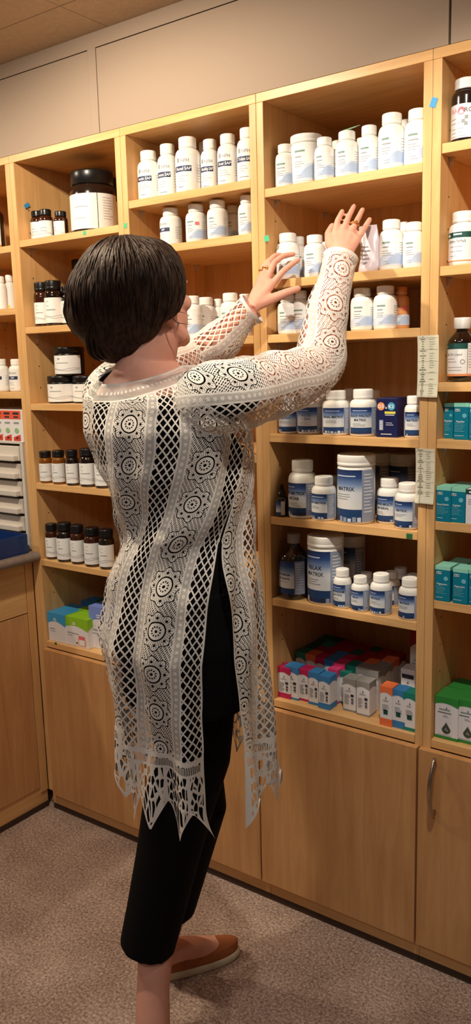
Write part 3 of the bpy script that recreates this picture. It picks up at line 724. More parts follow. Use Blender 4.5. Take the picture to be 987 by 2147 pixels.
# drawers, carton and tray on the left worktop
WT = 0.8628
mgw = mat('drawer_plastic', (214, 206, 196), 0.5); mgd = mat('drawer_shadow_gap', (70, 62, 56), 0.8)
xr = -0.052; DW, DD, DH = 0.26, 0.28, 0.333
t = thing('drawer_organizer', 'white plastic drawer tower standing on the left worktop', 'drawers', (xr-DW, 0.0, WT))
m = MB(); m.box(0, 0.012, 0, DD, 0, DH, 0); m.box(DW-0.012, DW, 0, DD, 0, DH, 0, 0.001); m.box(0.012, DW-0.012, 0.02, DD, 0, DH, 1); m.box(0, DW, 0, DD, DH, DH+0.004, 0); m.box(DW-0.0005, DW+0.003, 0.012, 0.016, 0, DH, 1)
m.build('case', [mgw, mgd], t)
for k in range(6):
    z0 = 0.003+k*0.055
    m = MB(); m.box(0.014, DW-0.016, -0.002, 0.03, z0+0.002, z0+0.047, 0, 0.0015)
    m.box(0.014, DW-0.022, -0.020, -0.001, z0+0.002, z0+0.020, 0, 0.003)
    m.build('drawer', mgw, t)
xr2 = on(37, 890, 1, -0.02).x-0.006
t = thing('carton', 'white carton with red orange stripe lying on top of the drawer tower', 'box', (xr2-0.22, 0.004, WT+DH+0.0045))
bh = 0.098
m = MB(); m.box(0, 0.22, 0, 0.20, 0, bh, 0, 0.001); m.build('carton', M_CW, t)
p = MB(); flat_patch(p, 0.02, 0.213, bh*0.72, bh*0.985, -0.0006, 0)
for k in range(5):
    xc = 0.213-0.022-k*0.042
    flat_patch(p, xc-0.014, xc+0.014, bh*0.86, bh*0.93, -0.0009, 4); flat_patch(p, xc-0.011, xc+0.011, bh*0.76, bh*0.81, -0.0009, 4)
    flat_patch(p, xc-0.012, xc+0.012, bh*0.575, bh*0.63, -0.0008, 3)
    p.add([(xc+0.010*math.cos(2*PI*q/12), -0.0008, bh*0.36+bh*0.085*math.sin(2*PI*q/12)) for q in range(12)], [tuple(range(12))], 2)
    p.add([(xc-0.016, -0.0008, bh*0.04), (xc+0.016, -0.0008, bh*0.04), (xc+0.016, -0.0008, bh*0.24), (xc, -0.0008, bh*0.2), (xc-0.016, -0.0008, bh*0.15)], [(0,1,2,3,4)], 1)
    p.add([(xc-0.006, -0.0010, bh*0.08), (xc+0.010, -0.0010, bh*0.14), (xc-0.002, -0.0010, bh*0.17)], [(0,1,2)], 4)
for k in range(6): p.add([(0.2206, 0.012, bh*(0.15+0.13*k)), (0.2206, 0.16, bh*(0.15+0.13*k)), (0.2206, 0.16, bh*(0.17+0.13*k)), (0.2206, 0.012, bh*(0.17+0.13*k))], [(0,1,2,3)], 3)
p.build('print', [mat('print_red', (232, 92, 66), 0.5), mat('print_tomato', (220, 70, 50), 0.5), mat('print_leafgreen', (150, 190, 130), 0.5), M_GT, M_DK], t)
mtr = mat('blue_tray_plastic', (24, 52, 108), 0.28, spec=0.6)
xt = -0.028; tz = 0.059
ya = on(1, 1150, 0, xt).y-0.10; yb = -0.0245
t = thing('desk_tray', 'dark blue open tray at the edge of the left worktop', 'tray', (xt, yb, WT+0.0004))
L = yb-ya; m = MB(); th = 0.003
m.box(-0.24, 0, -L, 0, 0, th); m.box(-th, 0, -L, 0, th, tz, 0, 0.001); m.box(-0.24, -0.24+th, -L, 0, th, tz); m.box(-0.24, -th, -th, 0, th, tz); m.box(-0.24, -th, -L, -L+th, th, tz)
m.add([(0.0004, -L*0.72, 0.010), (0.0004, -L*0.60, 0.010), (0.0004, -L*0.60, 0.046), (0.0004, -L*0.72, 0.046)], [(0,1,2,3)], 1)
vs, fs, wd = text_mesh('B', True)
m.build('tray', [mtr, mat('print_trayblue', (70, 110, 170), 0.5)], t)

# ---------------- bay behind the woman
G = 'white bottles with navy band on the top shelf behind the woman'
for k, (a, b, vt, y, bd, lb) in enumerate((
    (281, 328, 320, 0.050, 'lactin SAP', 'white bottle at the left end of the top shelf above her hair, standing apart'),
    (331, 374, 304, 0.062, 'moss SAP', 'second white bottle from the left above her hair, half behind the tallest'),
    (368, 421, 290, 0.050, 'Renal SAP', 'largest white bottle of the top shelf above her hair, royal navy band'),
    (421, 461, 294, 0.072, 'Mobility SAP', 'white bottle right of the largest one on the top shelf above her hair'),
    (456, 500, 283, 0.050, 'liver SAP', 'white bottle second from the right on the top shelf above her hair'),
    (497, 541, 270, 0.050, 'Trident SAP', 'white bottle cut by the stile, right end of the shelf above her hair'),
    (414, 446, 299, 0.170, 'SAP', 'second row white bottle behind the largest one above her hair'))):
    put(sap, 'supplement_bottle', lb, 'bottle', G, a, b, vt, 1.841, y=y, band=bd, seed=40+k)
G = 'white bottles on the second shelf behind the woman'
put(sap, 'supplement_bottle', 'white bottle with short navy band right above the crown of her hair', 'bottle', G, 335, 381, 433, 1.721, y=0.050, band='SAP', seed=50, rot=-0.35)
put(wave, 'supplement_bottle', 'white bottle with small pink dot on its label', 'bottle', G, 389, 433, 424, 1.721, y=0.055, title='', sub='', seed=51, red=True)
put(wave, 'supplement_bottle', 'white bottle third along the second shelf, right of the pink dotted one', 'bottle', G, 434, 478, 415, 1.721, y=0.050, title='', sub='', seed=52)
put(wave, 'supplement_bottle', 'white bottle in the shade, set back on the second shelf by the stile', 'bottle', G, 473, 503, 423, 1.721, y=0.130, title='', sub='', seed=53)
put(wave, 'supplement_bottle', 'white bottle at the right end of the second shelf, against the stile', 'bottle', G, 499, 537, 408, 1.721, y=0.050, title='', sub='', seed=54)
G = 'white bottles in front of her face'
for k, (a, b, vt, y, lb) in enumerate((
    (386, 424, 621, 0.060, 'white bottle nearest to her face, on the third shelf'),
    (411, 452, 624, 0.120, 'second white bottle in front of her face, its cap overlapping the first'),
    (446, 470, 627, 0.150, 'small white bottle set back in the middle of the row in front of her face'),
    (462, 504, 615, 0.070, 'tallest white bottle in front of her face, above the lace sleeve'),
    (498, 530, 617, 0.100, 'white bottle behind her left wrist'))):
    put(wave, 'supplement_bottle', lb, 'bottle', G, a, b, vt, 1.487, y=y, title='', sub='', seed=60+k)

# ---------------- bay the woman reaches into
G = 'pale blue and white bottles on its top shelf'
for k, (a, b, vt, y, tb, lb) in enumerate((
    (565, 608, 307, 0.050, False, 'small white bottle with pale blue foot at the left end of the top shelf'),
    (609, 676, 287, 0.075, True, 'wide white tub with flat lid on the top shelf above her hand'),
    (659, 701, 290, 0.036, False, 'white bottle standing in front of the wide white tub'),
    (703, 751, 277, 0.050, False, 'white bottle with a green scrap on its cap, right of the tub'),
    (752, 795, 265, 0.062, False, 'white bottle tucked left of the tallest one on the top shelf'),
    (793, 849, 240, 0.050, False, 'tallest white bottle of the top shelf, with broad blue wave'),
    (848, 904, 231, 0.055, False, 'big white bottle cut by the stile at the right end of the top shelf'),
    (692, 722, 296, 0.17, False, 'back row bottle whose cap shows between the front bottle and the scrap one'),
    (744, 772, 290, 0.17, False, 'back row bottle whose cap shows left of the tucked bottle'),
    (834, 864, 252, 0.18, False, 'back row bottle whose cap shows between the two tallest'))):
    t = put(wave, 'supplement_tub' if tb else 'supplement_bottle', lb, 'tub' if tb else 'bottle', None if tb else G, a, b, vt, 1.814, y=y, tub=tb, title='', sub='', seed=70+k)
    if k == 3:
        hh = t.children[1].data.vertices; zt = max(v.co.z for v in hh)
        tag(MB().add([(0, -0.02, 0), (0.030, -0.016, 0.004), (0.034, -0.004, 0.009), (0.004, -0.006, 0.002), (0, -0.02, 0.0012), (0.030, -0.016, 0.0052), (0.034, -0.004, 0.0102), (0.004, -0.006, 0.0032)], [(3,2,1,0), (4,5,6,7), (0,1,5,4), (1,2,6,5), (2,3,7,6), (3,0,4,7)]).build('paper_scrap', mat('scrap_green', (150, 190, 160), 0.7), None, (t.location.x-0.004, t.location.y+0.008, t.location.z+zt+0.0003)), 'pale green paper scrap lying on the cap of a top shelf bottle', 'paper scrap')
G = 'white bottles on the shelf at hand level'
for k, (a, b, vt, y, lb) in enumerate((
    (573, 622, 491, 0.050, 'white bottle behind the fingers of her left hand'),
    (612, 640, 497, 0.12, 'white bottle set back between two others left of her right hand'),
    (637, 682, 494, 0.055, 'white bottle just left of her raised right wrist'),
    (668, 700, 508, 0.13, 'white bottle in shade behind the left edge of her right hand'),
    (795, 845, 462, 0.050, 'tall white bottle right of her raised right hand, with blue wave'),
    (834, 860, 466, 0.13, 'back row bottle seen between the two bottles right of her hand'),
    (845, 890, 467, 0.050, 'white bottle next to the stile right of her hand'))):
    put(wave, 'supplement_bottle', lb, 'bottle', G, a, b, vt, 1.611, y=y, title='', sub='', seed=85+k)
# wrapped pouch bottle beside the little finger
def pouch(t, r, h):
    mp = mat('clear_film', (236, 228, 232), 0.12, spec=0.6, trans=0.55)
    n = 28; rings = []
    for i in range(9):
        q = i/8; hw = r*(1.0-0.12*q); hd = r*0.72*(1-q)**0.7+0.002
        ring = []
        for k in range(n):
            a = 2*PI*k/n; wob = 1+0.05*math.sin(5*a+q*9)+0.03*math.sin(11*a)
            ring.append((hw*math.sin(a)*wob+0.004*math.sin(q*4), -hd*math.cos(a)*wob, h*q))
        rings.append(ring)
    MB().loft(rings).build('film_bag', mat('pouch_film', (206, 196, 204), 0.25, spec=0.7, coat=0.4), t)
    p = MB()
    for k in range(5):
        x0 = -r*0.5; z = h*(0.20+0.085*k); y = -r*0.74*(1-z/h)**0.7-0.0035
        p.add([(x0, y, z), (x0+r*(0.7+0.2*(k % 2)), y, z), (x0+r*(0.7+0.2*(k % 2)), y, z+h*0.02), (x0, y, z+h*0.02)], [(0,1,2,3)], GT_)
    p.build('print', PAL, t)
P, r, hh = solve(750, 797, 473, 1.611, 0.050)
t = thing('supplement_pouch', 'crinkled clear film pouch beside her little finger', 'pouch', (P.x, P.y, 1.6114)); pouch(t, r, hh)
G = 'white bottles on the shelf under her hands'
for k, (a, b, vt, y, bm, lb) in enumerate((
    (564, 609, 620, 0.050, None, 'white bottle under the thumb of her left hand, at the stile'),
    (614, 648, 610, 0.055, None, 'film wrapped white bottle left of her raised forearm'),
    (650, 690, 604, 0.060, None, 'white bottle hidden behind her raised forearm'),
    (735, 783, 605, 0.050, None, 'white bottle just right of her raised forearm'),
    (783, 832, 600, 0.050, None, 'white bottle between the forearm one and the orange bottle'),
    (824, 858, 602, 0.085, M_ORB, 'orange tinted bottle with red mark at the right of the row'))):
    put(wave, 'supplement_bottle', lb, 'bottle', G, a, b, vt, 1.487, y=y, bodym=bm, red=bm is not None, title='', sub='', seed=95+k)
G = 'blue labelled bottles on the shelf under her elbow'
for k, (a, b, vt, vb, l1, l2, lb) in enumerate((
    (567, 614, 832, 909, 'MATRIX', '', 'blue labelled white bottle half hidden by her lace sleeve'),
    (623, 676, 819, 911, 'A,C,E,S', '+ ZINC', 'blue labelled bottle reading A,C,E,S + ZINC'),
    (676, 732, 819, 914, 'RENAL MATRIX', '', 'blue labelled bottle reading RENAL MATRIX, left of the wide capped one'),
    (733, 789, 816, 916, 'BLACK WALNUT', 'MATRIX', 'blue labelled bottle reading BLACK WALNUT MATRIX, left of the navy carton'),
    (847, 886, 830, 919, 'MATRIX', '', 'blue labelled bottle right of the navy carton, cut by the stile'))):
    put(matrix, 'supplement_bottle', lb, 'bottle', G, a, b, vt, 1.253, vb=vb, l1=l1, l2=l2, seed=110+k, rot=0.0, turn=0.28)
for k, (a, b, vt, y, lb) in enumerate(((655, 690, 823, 0.17, 'back row bottle behind the A,C,E,S bottle'), (716, 752, 815, 0.17, 'back row bottle between RENAL and BLACK WALNUT bottles'), (768, 800, 818, 0.19, 'back row bottle behind the right shoulder of the BLACK WALNUT bottle'))):
    put(matrix, 'supplement_bottle', lb, 'bottle', G, a, b, vt, 1.253, y=y, l1='MATRIX', seed=116+k)
def vitbox(t, w, d, h):
    MB().box(0, w, 0, d, 0, h, 0, 0.0008).build('carton', C_NAVY, t)
    p = MB(); y = -0.0008
    for cx, mi, s in ((0.22, 0, 'D3'), (0.72, 1, 'K2')):
        rr = w*0.18
        p.add([(w*cx+rr*math.cos(2*PI*k/20), y, h*0.79+rr*math.sin(2*PI*k/20)) for k in range(20)], [tuple(range(20))], mi); flat_text(p, s, w*cx, h*0.79-rr*0.45, rr*1.25, y-0.0003, 2, True)
    flat_text(p, '&', w*0.47, h*0.73, w*0.13, y, 2, True)
    flat_patch(p, w*0.40, w*0.92, h*0.60, h*0.66, y, 3); flines(p, w*0.42, w*0.9, h*0.56, 1, 0.01, h*0.018, 2, y)
    flines(p, w*0.46, w*0.92, h*0.36, 2, h*0.05, h*0.012, 2, y, 3); flat_patch(p, w*0.14, w*0.33, h*0.18, h*0.44, y, 4); flines(p, w*0.22, w*0.85, h*0.07, 1, 0.01, h*0.016, 2, y, 5)
    for k in range(5): flat_patch(p, w*0.17, w*0.30, h*(0.20+0.045*k), h*(0.215+0.045*k), y-0.0003, 2)
    p.build('print', [M_OR, mat('print_cyan', (70, 160, 200), 0.4), M_WT, mat('print_yellow', (226, 214, 90), 0.5), M_SIDE], t)
carton('carton', 'navy blue carton printed D3 & K2 between blue labelled bottles', 'box', None, 789, 832, 917, 835, 1.253, 0.055, vitbox)
G = 'blue labelled bottles and tubs on the middle shelf'
P, r, hh = solve(570, 596, 1017, 1.051, vb=1087)
t = thing('dropper_bottle', 'tiny dark dropper bottle at the left end of the middle shelf', 'bottle', (P.x, P.y, 1.0514)); dropper(t, r*0.95, hh)
for k, (a, b, vt, vb, l1, l2, tb, cm, lb) in enumerate((
    (601, 661, 965, 1090, 'BIO MATRIX', 'MCHA', False, None, 'tall white bottle reading BIO MATRIX MCHA beside the dropper'),
    (646, 698, 1000, 1096, 'OSW MATRIX', '', False, None, 'short white bottle in front of the big tub, reading MATRIX'),
    (697, 777, 954, 1104, 'MATRIX', '', True, None, 'largest white tub on the middle shelf, reading MATRIX'),
    (790, 841, 1002, 1100, 'SUPER MULTI', 'MINERAL', False, None, 'white bottle right of the largest tub, with a two line name'),
    (825, 879, 1013, 1113, 'MATRIX', '', False, None, 'white bottle in front by the stile with a lavender label'))):
    put(matrix, 'supplement_tub' if tb else 'supplement_bottle', lb, 'tub' if tb else 'bottle', None if tb else G, a, b, vt, 1.051, vb=vb, l1=l1, l2=l2, tub=tb, seed=120+k)
for k, (a, b, vt, y, lb) in enumerate(((752, 818, 948, 0.20, 'shaded tub standing right behind the largest tub'), (816, 872, 950, 0.22, 'shaded tub in the back right corner of the middle shelf'))):
    put(matrix, 'supplement_tub', lb, 'tub', 'shaded tubs at the back of the middle shelf', a, b, vt, 1.051, y=y, l1='MATRIX', tub=True, seed=126+k)
put(matrix, 'supplement_bottle', 'bottle whose cap shows between the short front bottle and the largest tub', 'bottle', G, 683, 712, 997, 1.051, y=0.14, l1='MATRIX', seed=129)
G = 'blue labelled small bottles on the lowest shelf'
P, r, hh = solve(580, 643, 1117, 0.844, vb=1258)
t = thing('syrup_bottle', 'brown glass bottle with grey cap and blue label at the left end', 'bottle', (P.x, P.y, 0.8444)); syrup(t, r, hh, 'MAGNESIUM', 'GLYCINATE', mat('grey_cap', (170, 166, 160), 0.5))
put(matrix, 'supplement_tub', 'large white tub reading RELAX MATRIX', 'tub', None, 645, 721, 1120, 0.844, vb=1270, l1='RELAX', l2='MATRIX', tub=True, seed=130)
put(matrix, 'supplement_tub', 'shaded tub standing behind the RELAX MATRIX tub', 'tub', None, 706, 765, 1120, 0.844, y=0.20, l1='MATRIX', tub=True, seed=131)
for k, (a, b, vt, vb, l1, l2, lb) in enumerate((
    (699, 737, 1192, 1277, 'MAGNESIUM', 'MATRIX', 'small white bottle in front of the RELAX tub, tallest of the small ones'),
    (733, 771, 1209, 1286, 'IRON', '', 'second small white bottle from the left in the front row'),
    (770, 816, 1205, 1295, 'MATRIX', '', 'third small white bottle of the front row, with a fuller body'),
    (836, 884, 1213, 1304, 'MATRIX', '', 'small white bottle cut by the stile at the right end'))):
    put(matrix, 'supplement_bottle', lb, 'bottle', G, a, b, vt, 0.844, vb=vb, l1=l1, l2=l2, seed=132+k)
for k, (a, b, vt, y, lb) in enumerate(((752, 784, 1200, 0.12, 'small bottle of the second row, just left of the yellow tape'), (802, 838, 1198, 0.10, 'small bottle of the second row, with yellow tape on its cap'), (822, 858, 1190, 0.20, 'small bottle deep in the shade of the back row'), (850, 880, 1203, 0.16, 'small bottle behind the one cut by the stile'))):
    put(matrix, 'supplement_bottle', lb, 'bottle', G, a, b, vt, 0.844, y=y, l1='MATRIX', seed=138+k)

# tincture cartons on the deck
G = 'tincture cartons on the deck'
BXW = 0.0315; BXD = 0.036; fr = []
for k, (a, b, vb, vt, c, ft, lb) in enumerate((
    (573, 597, 1461, 1398, C_MAG, 0.17, 'magenta topped carton at the left end of the front row'),
    (598, 625, 1466, 1399, C_BLU, 0.06, 'blue topped carton second in the front row'),
    (627, 648, 1470, 1405, C_MAG, 0.07, 'magenta topped carton third in the front row, red print'),
    (647, 668, 1478, 1411, C_BLU, 0.08, 'blue topped carton just left of the frontmost one'),
    (668, 691, 1487, 1419, C_BLU, 0.18, 'blue topped carton standing furthest forward, its pale side showing'),
    (688, 708, 1474, 1404, C_PINK, 0.07, 'pink topped carton half behind the frontmost blue one'),
    (711, 733, 1476, 1410, C_TEA, 0.06, 'teal topped carton left of the two grey cartons'),
    (719, 745, 1492, 1424, C_GRY, 0.06, 'left one of two grey topped cartons'),
    (747, 774, 1501, 1430, C_GRY, 0.05, 'right one of two grey topped cartons'))):
    t, g = carton('tincture_carton', lb, 'box', G, a, b, vb, vt, DECK, BXD, tincture, c=c, foot=ft, seed=150+k); fr.append(g)
for k, (a, b, vb, vt, c, lb) in enumerate((
    (796, 821, 1522, 1441, C_ORG, 'orange carton, leftmost of three by the stile'),
    (822, 848, 1527, 1448, C_BLU, 'blue carton between the orange and the green one'),
    (848, 876, 1534, 1455, C_TEA, 'green topped carton against the stile'))):
    carton('tincture_carton', lb, 'box', G, a, b, vb, vt, DECK, 0.036, tincture, c=c, style='square', foot=0.19 if k < 2 else 0.09, cap=0.20, seed=170+k)
rowcols = [[C_TEA, C_ORG, C_MAG, C_BLU, C_PINK, C_TEA, C_GRY, C_GRY], [C_DKG, C_RED, C_RED, C_BLU, C_MAG, C_RED, C_ORG, C_GRY], [C_DKG, C_TEA, C_RED, C_RED, C_DKG, C_RED, C_RED, C_ORG], [C_TEA, C_DKG, C_RED, C_RED, C_RED, C_DKG, C_RED, C_RED]]
cn = {id(C_TEA): 'teal', id(C_ORG): 'orange', id(C_MAG): 'magenta', id(C_BLU): 'blue', id(C_PINK): 'pink', id(C_GRY): 'grey', id(C_DKG): 'dark green', id(C_RED): 'dark red'}
ordn = ['second', 'third', 'fourth', 'hindmost']
x_start = fr[0][0]+0.004
colw = (fr[8][1]-x_start)/8
pos = ['leftmost', 'second from the left', 'third from the left', 'fourth from the left', 'fifth from the left', 'third from the right', 'second from the right', 'rightmost']
for rI, cols in enumerate(rowcols):
    for cI, c in enumerate(cols):
        y0 = (0.098, 0.098, 0.094, 0.086, 0.080, 0.086, 0.080, 0.078)[cI]+0.0405*rI
        t = thing('tincture_carton', '%s topped carton, %s in the %s row on the deck' % (cn[id(c)], pos[cI], ordn[rI]), 'box', (x_start+cI*colw, y0+0.012*(0 if cI > 2 else 0), DECK+0.0004), 0, G)
        tincture(t, min(0.0325, colw-0.001), BXD+0.002, 0.0985-0.001*((cI*7+rI) % 3), c, seed=200+rI*8+cI)
x0, x1, yy, hh = place(843, 874, 1500, 1428, DECK, y=0.095)
t = thing('carton', 'white carton with black print behind the green topped carton', 'box', (x0, 0.085, DECK+0.0004)); tincture(t, 0.036, 0.036, 0.118, M_CW, style='side', cap=0.2, seed=190)
p = MB(); flat_patch(p, 0.003, 0.033, 0.096, 0.106, -0.0012, 0); p.build('print', M_DK, t)
x0, x1, yy, hh = place(858, 874, 1470, 1360, DECK, y=0.19)
t = thing('carton', 'tall carton with dark red top at the back right of the deck', 'box', (x0, 0.19, DECK+0.0004)); tincture(t, 0.042, 0.05, 0.185, C_RED, style='side', cap=0.3, seed=191)

# ---------------- bay at the right edge
put(rosy, 'supplement_bottle', 'dark bottle with white cap and pink lettered label, top right', 'bottle', None, 945, 1007, 168, 1.8432, y=0.050)
put(green, 'supplement_bottle', 'white bottle with dark green band at the right edge', 'bottle', None, 937, 999, 446, 1.607, y=0.050, sub='Serenity Formula')
put(syrup, 'syrup_bottle', 'dark round bottle with white cap and green headed label', 'bottle', 'dark bottles at the right edge', 929, 987, 667, 1.373, y=0.055, l1='Bio D3 Liquid', l2='', capm=M_WC, fade=False)
put(syrup, 'syrup_bottle', 'second dark bottle with white cap, half behind the first at the right edge', 'bottle', 'dark bottles at the right edge', 990, 1048, 668, 1.373, y=0.100, l1='Bio D3 Liquid', l2='', capm=M_WC, fade=False)
def turq(t, w, d, h, seed=0, sub='Peptides'):
    m = MB(); m.box(0, w, 0, d, 0, h, 0, 0.0008)
    m.add([(-0.0004, -0.0004, h+0.0003), (w+0.0004, -0.0004, h+0.0003), (w+0.0004, d+0.0004, h+0.0003), (-0.0004, d+0.0004, h+0.0003)], [(0,1,2,3)], 1)
    for q in ([(0, -0.0004), (w, -0.0004)], [(w+0.0004, 0), (w+0.0004, d)], [(-0.0004, d), (-0.0004, 0)]):
        m.add([(q[0][0], q[0][1], h*0.90), (q[1][0], q[1][1], h*0.90), (q[1][0], q[1][1], h+0.0003), (q[0][0], q[0][1], h+0.0003)], [(0,1,2,3)], 1)
    m.build('carton', [C_TURQ, C_MINT], t)
    p = MB(); y = -0.0007
    flat_text(p, 'MRC', w*0.27, h*0.80, h*0.075, y, 0, True, w*0.4); flines(p, w*0.07, w*0.45, h*0.775, 1, 0.01, h*0.013, 0, y)
    p.add([(w*0.72+w*0.15*math.cos(2*PI*k/16), y, h*0.66+w*0.15*math.sin(2*PI*k/16)) for k in range(16)], [tuple(range(16))], 1)
    flat_text(p, sub, w*0.46, h*0.475, h*0.068, y, 0, True, w*0.82)
    flines(p, w*0.08, w*0.85, h*0.43, 6, h*0.042, h*0.012, 1, y, seed); flines(p, w*0.08, w*0.7, h*0.10, 1, 0.01, h*0.012, 0, y, seed+1)
    p.build('print', [M_WT, mat('print_lightteal', (110, 190, 210), 0.5)], t)
FRH = {}; FRY = {}
G = 'turquoise cartons in the right bay'
for k, (a, b, vb, vt, z, nm, lb) in enumerate((
    (930, 949, 919, 846, 1.254, 'Peptides', 'turquoise carton in shade, leftmost on its shelf below the dark bottles'),
    (950, 981, 922, 846, 1.254, 'Peptides', 'turquoise carton standing forward on the shelf below the dark bottles'),
    (982, 1013, 924, 847, 1.254, 'Peptides', 'turquoise carton cut by the right edge, below the dark bottles'),
    (912, 942, 1094, 1021, 1.078, 'Immune Peptides', 'left turquoise carton beside the white carton in the right bay'),
    (942, 974, 1096, 1024, 1.078, 'Peptides', 'turquoise carton touching the white carton in the right bay'),
    (911, 942, 1261, 1188, 0.902, 'Magnesium', 'left turquoise carton on the lowest right shelf, above the green cartons'),
    (947, 979, 1267, 1194, 0.902, 'Magnesium', 'middle turquoise carton on the lowest right shelf, above the green cartons'),
    (981, 1013, 1271, 1197, 0.902, 'Magnesium', 'turquoise carton cut by the right edge on the lowest right shelf'))):
    _t, _g = carton('supplement_carton', lb, 'box', G, a, b, vb, vt, z, 0.045, turq, seed=300+k, sub=nm); FRH[z] = _g[3]; FRY[z] = _g[2]
def whitebox(t, w, d, h):
    MB().box(0, w, 0, d, 0, h, 0, 0.0008).build('carton', M_CW, t)
    p = MB(); flat_patch(p, 0, w, h*0.86, h*1.0, -0.0006, GRN_); flines(p, w*0.15, w*0.7, h*0.7, 3, h*0.06, h*0.015, GT_, -0.0006, 2); flat_patch(p, w*0.2, w*0.55, h*0.90, h*0.95, -0.0009, WT_); p.build('print', PAL, t)
carton('supplement_carton', 'white carton with dark green head at the right edge, beside turquoise cartons', 'box', None, 975, 1008, 1100, 1027, 1.078, 0.045, whitebox)
for z, ys, lbs in ((1.078, 0.075, ('behind the left turquoise carton beside the white carton', 'behind the turquoise carton touching the white carton', 'behind the white carton at the right edge')), (0.902, 0.075, ('behind the left one on the lowest right shelf', 'behind the middle one on the lowest right shelf', 'behind the cut one on the lowest right shelf'))):
    for k in range(3):
        t = thing('supplement_carton', 'back row turquoise carton '+lbs[k], 'box', (1.290+0.046*k, FRY[z]+0.049+0.003*k, z+0.0004), 0, G); turq(t, 0.042, 0.045, FRH[z], seed=320+k)
def dropbox(t, w, d, h, seed=0):
    m = MB(); lidbox(m, w, d, h, h*0.20, True, seed, h*0.07); m.build('carton', [M_CW, C_GRN], t)
    p = MB(); y = -0.0009
    flines(p, w*0.18, w*0.82, h*0.70, 1, 0.01, h*0.022, TG_, y, seed); flines(p, w*0.12, w*0.85, h*0.63, 1, 0.01, h*0.014, DK_, y, seed+1); flines(p, w*0.35, w*0.65, h*0.57, 2, h*0.03, h*0.010, GT_, y, seed+2)
    p.add([(w*0.5-w*0.04, y, h*0.745), (w*0.5, y, h*0.735), (w*0.5+w*0.04, y, h*0.745), (w*0.5+w*0.012, y, h*0.757), (w*0.5, y, h*0.79), (w*0.5-w*0.012, y, h*0.757)], [(0,1,2,3,4,5)], 4)
    vs = []
    for k in range(24):
        a = 2*PI*k/24; rr = w*0.19
        zz = math.sin(a); xx = math.cos(a)
        if zz > 0: xx *= (1-zz)**0.9 + 0.0; zz = zz*1.75
        vs.append((w*0.5+rr*xx, y, h*0.24+rr*zz))
    p.add(vs, [tuple(range(24))], 5)
    for k, (dx, dz, rr) in enumerate(((-0.03, 0.0, 0.035), (0.05, -0.02, 0.04), (0.0, 0.06, 0.03))):
        p.add([(w*(0.5+dx)+w*rr*math.cos(2*PI*q/8), y-0.0003, h*0.235+w*dz+w*rr*math.sin(2*PI*q/8)) for q in range(8)], [tuple(range(8))], 3)
    flines(p, w*0.12, w*0.8, h*0.095, 1, 0.01, h*0.010, GT_, y, seed+5)
    p.build('print', [M_W, M_W, M_LB, M_TG, M_DK, mat('print_olive', (74, 80, 60), 0.5)], t) if False else p.build('print', [M_W, M_W, M_LB, M_SIDE, M_DK, mat('print_olive', (74, 80, 60), 0.5)]+PAL[6:], t)
G = 'green and white cartons on the right deck'
t, g1 = carton('oil_carton', 'white carton with green top and drop emblem, left one at the right edge', 'box', G, 905, 953, 1549, 1462, DECK, 0.062, dropbox, seed=340)
t, g2 = carton('oil_carton', 'white carton with green top and drop emblem, cut by the right edge', 'box', G, 955, 1004, 1560, 1470, DECK, 0.062, dropbox, seed=341)
t = thing('oil_carton', 'green topped carton behind the left drop carton, right deck', 'box', (g1[0]+0.004, g1[2]+0.066, DECK+0.0004), 0, G); dropbox(t, g1[1]-g1[0], 0.062, g1[3], 342)
t = thing('oil_carton', 'green topped carton behind the drop carton cut by the right edge', 'box', (g2[0]+0.004, g2[2]+0.068, DECK+0.0004), 0, G); dropbox(t, g2[1]-g2[0], 0.062, g2[3], 343)
t = thing('oil_carton', 'flat green carton lying on the rear carton at the right edge of the deck', 'box', (g2[0]+0.008, g2[2]+0.071, DECK+g2[3]+0.0020), 0, G)
m = MB(); m.box(0, 0.048, 0, 0.055, 0, 0.030, 0, 0.001); m.build('carton', C_GRN, t)

# ---------------- paper lists and tape flags
mpap = mat('list_paper', (232, 228, 204), 0.8, spec=0.1)
def sheet(label, x0, x1, z0, z1, seed):
    m = MB(); n = 14; vs = []; fs = []
    for k in range(n+1):
        q = k/n; z = z0+(z1-z0)*q; dy = -0.0022-0.0035*(abs(q-0.5)*2)**3
        for th in (0.0, 0.0003): vs += [(x0, dy-th, z), (x1, dy-th*1.0-0.0025*(1-q)**3, z)]
    for k in range(n):
        a = 4*k; b = a+4
        fs += [(a, a+1, b+1, b), (a+2, b+2, b+3, a+3), (a, b, b+2, a+2), (a+1, a+3, b+3, b+1)]
    fs += [(0, 2, 3, 1), (4*n, 4*n+1, 4*n+3, 4*n+2)]
    m.add(vs, fs, 0, False)
    rnd = random.Random(seed); w = x1-x0; rows = 26
    for k in range(rows):
        q = 1-(k+0.8)/(rows+0.6); z = z0+(z1-z0)*q; y = -0.0032-0.0035*(abs(q-0.5)*2)**3-0.0025*(1-q)**3
        c = x0+w*0.26; hw = w*(0.03+0.13*rnd.random()**2)
        m.add([(c-hw, y, z), (c+hw, y, z), (c+hw, y, z+0.0016), (c-hw, y, z+0.0016)], [(0,1,2,3)], 1)
        if rnd.random() < 0.8: m.add([(x0+w*0.56, y, z), (x0+w*(0.62+0.25*rnd.random()), y, z), (x0+w*0.8, y, z+0.0012), (x0+w*0.56, y, z+0.0012)], [(0,1,2,3)], 2)
        if k % 5 == 0: m.add([(x0+w*0.04, y+0.0001, z-0.0014), (x0+w*0.96, y+0.0001, z-0.0014), (x0+w*0.96, y+0.0001, z-0.0008), (x0+w*0.04, y+0.0001, z-0.0008)], [(0,1,2,3)], 2)
    y = -0.0062
    o = m.build('paper_list', [mpap, mat('print_ink', (142, 142, 132), 0.7), mat('print_faint', (196, 192, 172), 0.8)])
    tag(o, label, 'paper', 'price lists taped to the stile')
sheet('upper paper list hanging on the right stile', 1.235, 1.2815, 1.343, 1.4705, 1)
